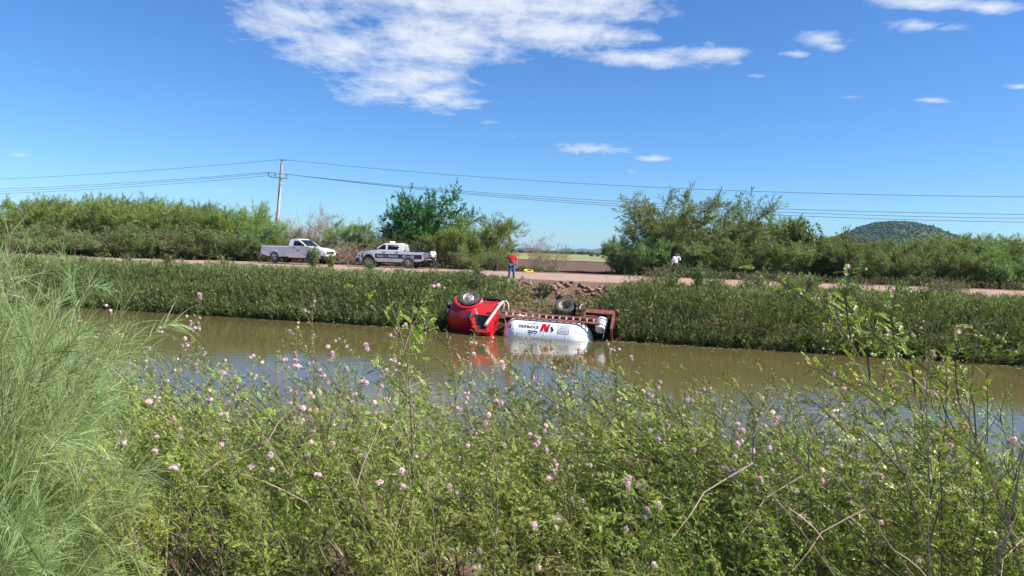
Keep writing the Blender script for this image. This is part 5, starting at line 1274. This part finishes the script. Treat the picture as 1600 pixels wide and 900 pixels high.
# a few shoots that stand well above the rest
for px, Y, yt, lb in [(1165, 3.2, 440, 'tallest mimosa shoot, its pink flower standing above the far road'), (1262, 3.5, 480, 'tall mimosa shoot with two pink heads against the far bank'), (1560, 3.3, 545, 'tall mimosa shoot with a pink cluster at the far right edge'),
                      (365, 3.4, 470, 'tall slender mimosa shoot well left of the red cab'), (1300, 3.0, 560, 'leaning mimosa shoot with pink clusters right of centre')]:
    X = at(px, 450, Y)[0] + 1.12
    o = put_mimosa(5, X, Y, yt, lb, None)
    if 'group' in o: del o['group']

for k, s in COPYS.items(): fix_heads(MIM[k], s)

# palo verde at the left: long drooping streamers
m_pv = leaf_mat('palo_verde_streamer', (.23, .335, .135), (.37, .475, .20), .42, .5, (.46, .48, .23))
m_pvs = mat('palo_verde_stem', (.14, .16, .07), .75, col2=(.24, .21, .10), nscale=6)
PVH = {}
def palo_verde(seed, label, loc, H, Wd, nb, npb, L, droop, bias=(0, 0, 0)):
    """arching green branches with side shoots; every shoot carries a brush of thin drooping streamers"""
    r = np.random.default_rng(seed); root = thing('palo_verde_shrub', label, 'shrub', loc); wood = MB(); P = []; D = []
    for k in range(nb):
        az = 2 * math.pi * (k + r.uniform(0, 1)) / nb; e = r.uniform(.15, 1.0)
        d = np.array([math.cos(az) * Wd / H * .6 * e, math.sin(az) * Wd / H * .6 * e, r.uniform(.75, 1.1)]) + np.array(bias)
        pts, dirs = curve_pts((r.normal() * .08, r.normal() * .08, 0), d, H * r.uniform(.55, 1.1), 10, r, .10, (math.cos(az) * .22, math.sin(az) * .22, -.40))
        wood.tube(pts, np.linspace(.009, .002, 11), 4, cap=False)
        shoots = [(pts, dirs, 10, npb // 2)]
        for j in range(5):
            q = r.uniform(.2, 1) * 10; i = min(int(q), 9); sd_ = unit(dirs[i] * .7 + r.normal(size=3) * .6 + np.array([math.cos(az), math.sin(az), 0]) * .25)
            sp_, sdir = curve_pts(pts[i], sd_, r.uniform(.25, .6), 6, r, .10, (0, 0, -.5)); wood.tube(sp_, np.linspace(.0035, .001, 7), 3, cap=False); shoots.append((sp_, sdir, 6, npb // 3))
        for pp, dd, m, cnt in shoots:
            f = r.uniform(.12, 1, cnt) * m; i0 = np.minimum(f.astype(int), m - 1); b = dd[i0]
            sd_ = unit(np.cross(b, r.normal(size=(cnt, 3)))); P.append(pp[i0] + (pp[i0 + 1] - pp[i0]) * (f - i0)[:, None]); D.append(b * .85 + sd_ * .55)
    wood.build('stems', m_pvs, root); P = np.concatenate(P); D = np.concatenate(D); n = len(P)
    V, F = ribbons(P, D, L * r.uniform(.45, 1.25, n), r.uniform(.0018, .0034, n), r, 3, droop)
    mesh_np('streamers', V, F, m_pv, root); PVH[seed] = float(np.quantile(V[:, 2], .999))
    return root
for sd, px, Y, yt, H, Wd, nb, npb, L, dr, lb in [
        (501, -95, 3.1, 335, 1.9, .8, 44, 190, .20, .45, 'feathery palo verde at the left edge, tallest of its clump, reaching the far road'),
        (502, -45, 2.4, 650, .95, .7, 38, 170, .20, .4, 'feathery palo verde fanning out at the bottom left corner'),
        (503, -25, 3.4, 440, 1.6, .7, 44, 180, .20, .5, 'feathery palo verde in the middle of the left clump, its tips against the far bank'),
        (504, -50, 4.4, 360, 2.2, .9, 46, 190, .22, .5, 'feathery palo verde at the back of the left clump, beside the water'),
        (505, 5, 2.6, 690, .95, .55, 36, 170, .20, .35, 'low feathery palo verde with streamers spreading to the right, left clump'),
        (506, 20, 3.8, 520, 1.5, .55, 40, 160, .20, .5, 'feathery palo verde on the right flank of the left clump, against the canal'),
        (507, -20, 2.8, 540, 1.3, .7, 42, 180, .20, .45, 'feathery palo verde in front of the left clump, at mid height'),
        (508, -75, 2.7, 430, 1.6, .6, 42, 180, .20, .45, 'feathery palo verde close by at the left edge, its top level with the far bank')]:
    X = at(px, 450, Y)[0]; z0 = float(gz(X, Y)) - .03
    o = palo_verde(sd, lb, (X, Y, z0), H, Wd, nb, npb, L, dr, (.05, 0, 0)); s_ = (at(px, yt, Y)[2] - z0) / PVH[sd]; w_ = .68 * s_ ** .5; o.scale = (w_, w_, s_)
# grass tufts at the foot of the bank
m_gr = leaf_mat('grass_blade', (.09, .17, .03), (.19, .29, .06), .4, .5, (.34, .29, .14))
def tuft(seed, H, n):
    r = np.random.default_rng(seed); P = r.normal(size=(n, 3)) * [.07, .07, 0]; D = unit(r.normal(size=(n, 3)) * [.35, .35, 0] + [0, 0, 1])
    return ribbons(P, D, H * r.uniform(.5, 1.1, n), r.uniform(.005, .010, n), r, 5, .7)
TF = []
for k, (px, Y, H, n) in enumerate([(215, 3.3, .95, 34), (250, 3.0, .70, 30), (330, 2.95, .62, 34), (365, 3.1, .70, 26), (60, 2.7, .5, 40), (140, 2.75, .55, 34), (470, 2.9, .42, 26), (170, 3.6, 1.2, 24), (720, 2.9, .38, 20), (900, 2.85, .36, 24)]):
    X = at(px, 450, Y)[0]; V, F = tuft(600 + k, H, n); o = mesh_np('grass_tuft', V, F, m_gr); o.location = (X, Y, float(gz(X, Y)) - .02)
    tag(o, ['tall grass tuft with reed like blades at the lower left, by the fanning palo verde', 'upright grass tuft just right of the fanning palo verde', 'low grass tuft on the dark ground at the lower left', 'grass tuft at the foot of the leftmost mimosa shrubs', 'grass tuft under the palo verde in the bottom left corner', 'grass tuft under the palo verde near the bottom edge', 'short grass tuft at the bottom edge under the mimosa thicket', 'tallest thin grass tuft rising through the palo verde streamers', 'sparse grass tuft at the bottom edge left of centre', 'sparse grass tuft at the bottom edge right of centre'][k], 'grass tuft', 'grass tufts on the near bank')
# low ground cover on the near bank
r_ = np.random.default_rng(8); n = 9000; X = r_.uniform(-3.4, 4.6, n); Y = r_.uniform(1.6, 6.6, n); B = np.stack([X, Y, gz(X, Y) - .01], -1)
V, F = ribbons(B, unit(r_.normal(size=(n, 3)) * [.6, .6, 0] + [0, 0, .8]), r_.uniform(.06, .24, n), r_.uniform(.003, .008, n), r_, 3, .8)
tag(mesh_np('ground_grass', V, F, leaf_mat('ground_grass_blade', (.05, .075, .022), (.12, .14, .05), .25, .7, (.22, .17, .09))), kind='stuff')

# ------------------------------------------------------------------ the air
m_air = bpy.data.materials.new('air'); m_air.use_nodes = True; t = m_air.node_tree
t.nodes.remove(t.nodes['Principled BSDF']); pv = N(t, 'ShaderNodeVolumePrincipled')
pv.inputs['Color'].default_value = (.48, .73, 1.0, 1); pv.inputs['Density'].default_value = 5.0e-5; pv.inputs['Anisotropy'].default_value = 0.2
t.links.new(pv.outputs[0], t.nodes['Material Output'].inputs['Volume'])
hz_ = MB().box((0, 7000 - 400 + 400, 68), (14000, 17000, 142)).build('haze', m_air); tag(hz_, kind='stuff')
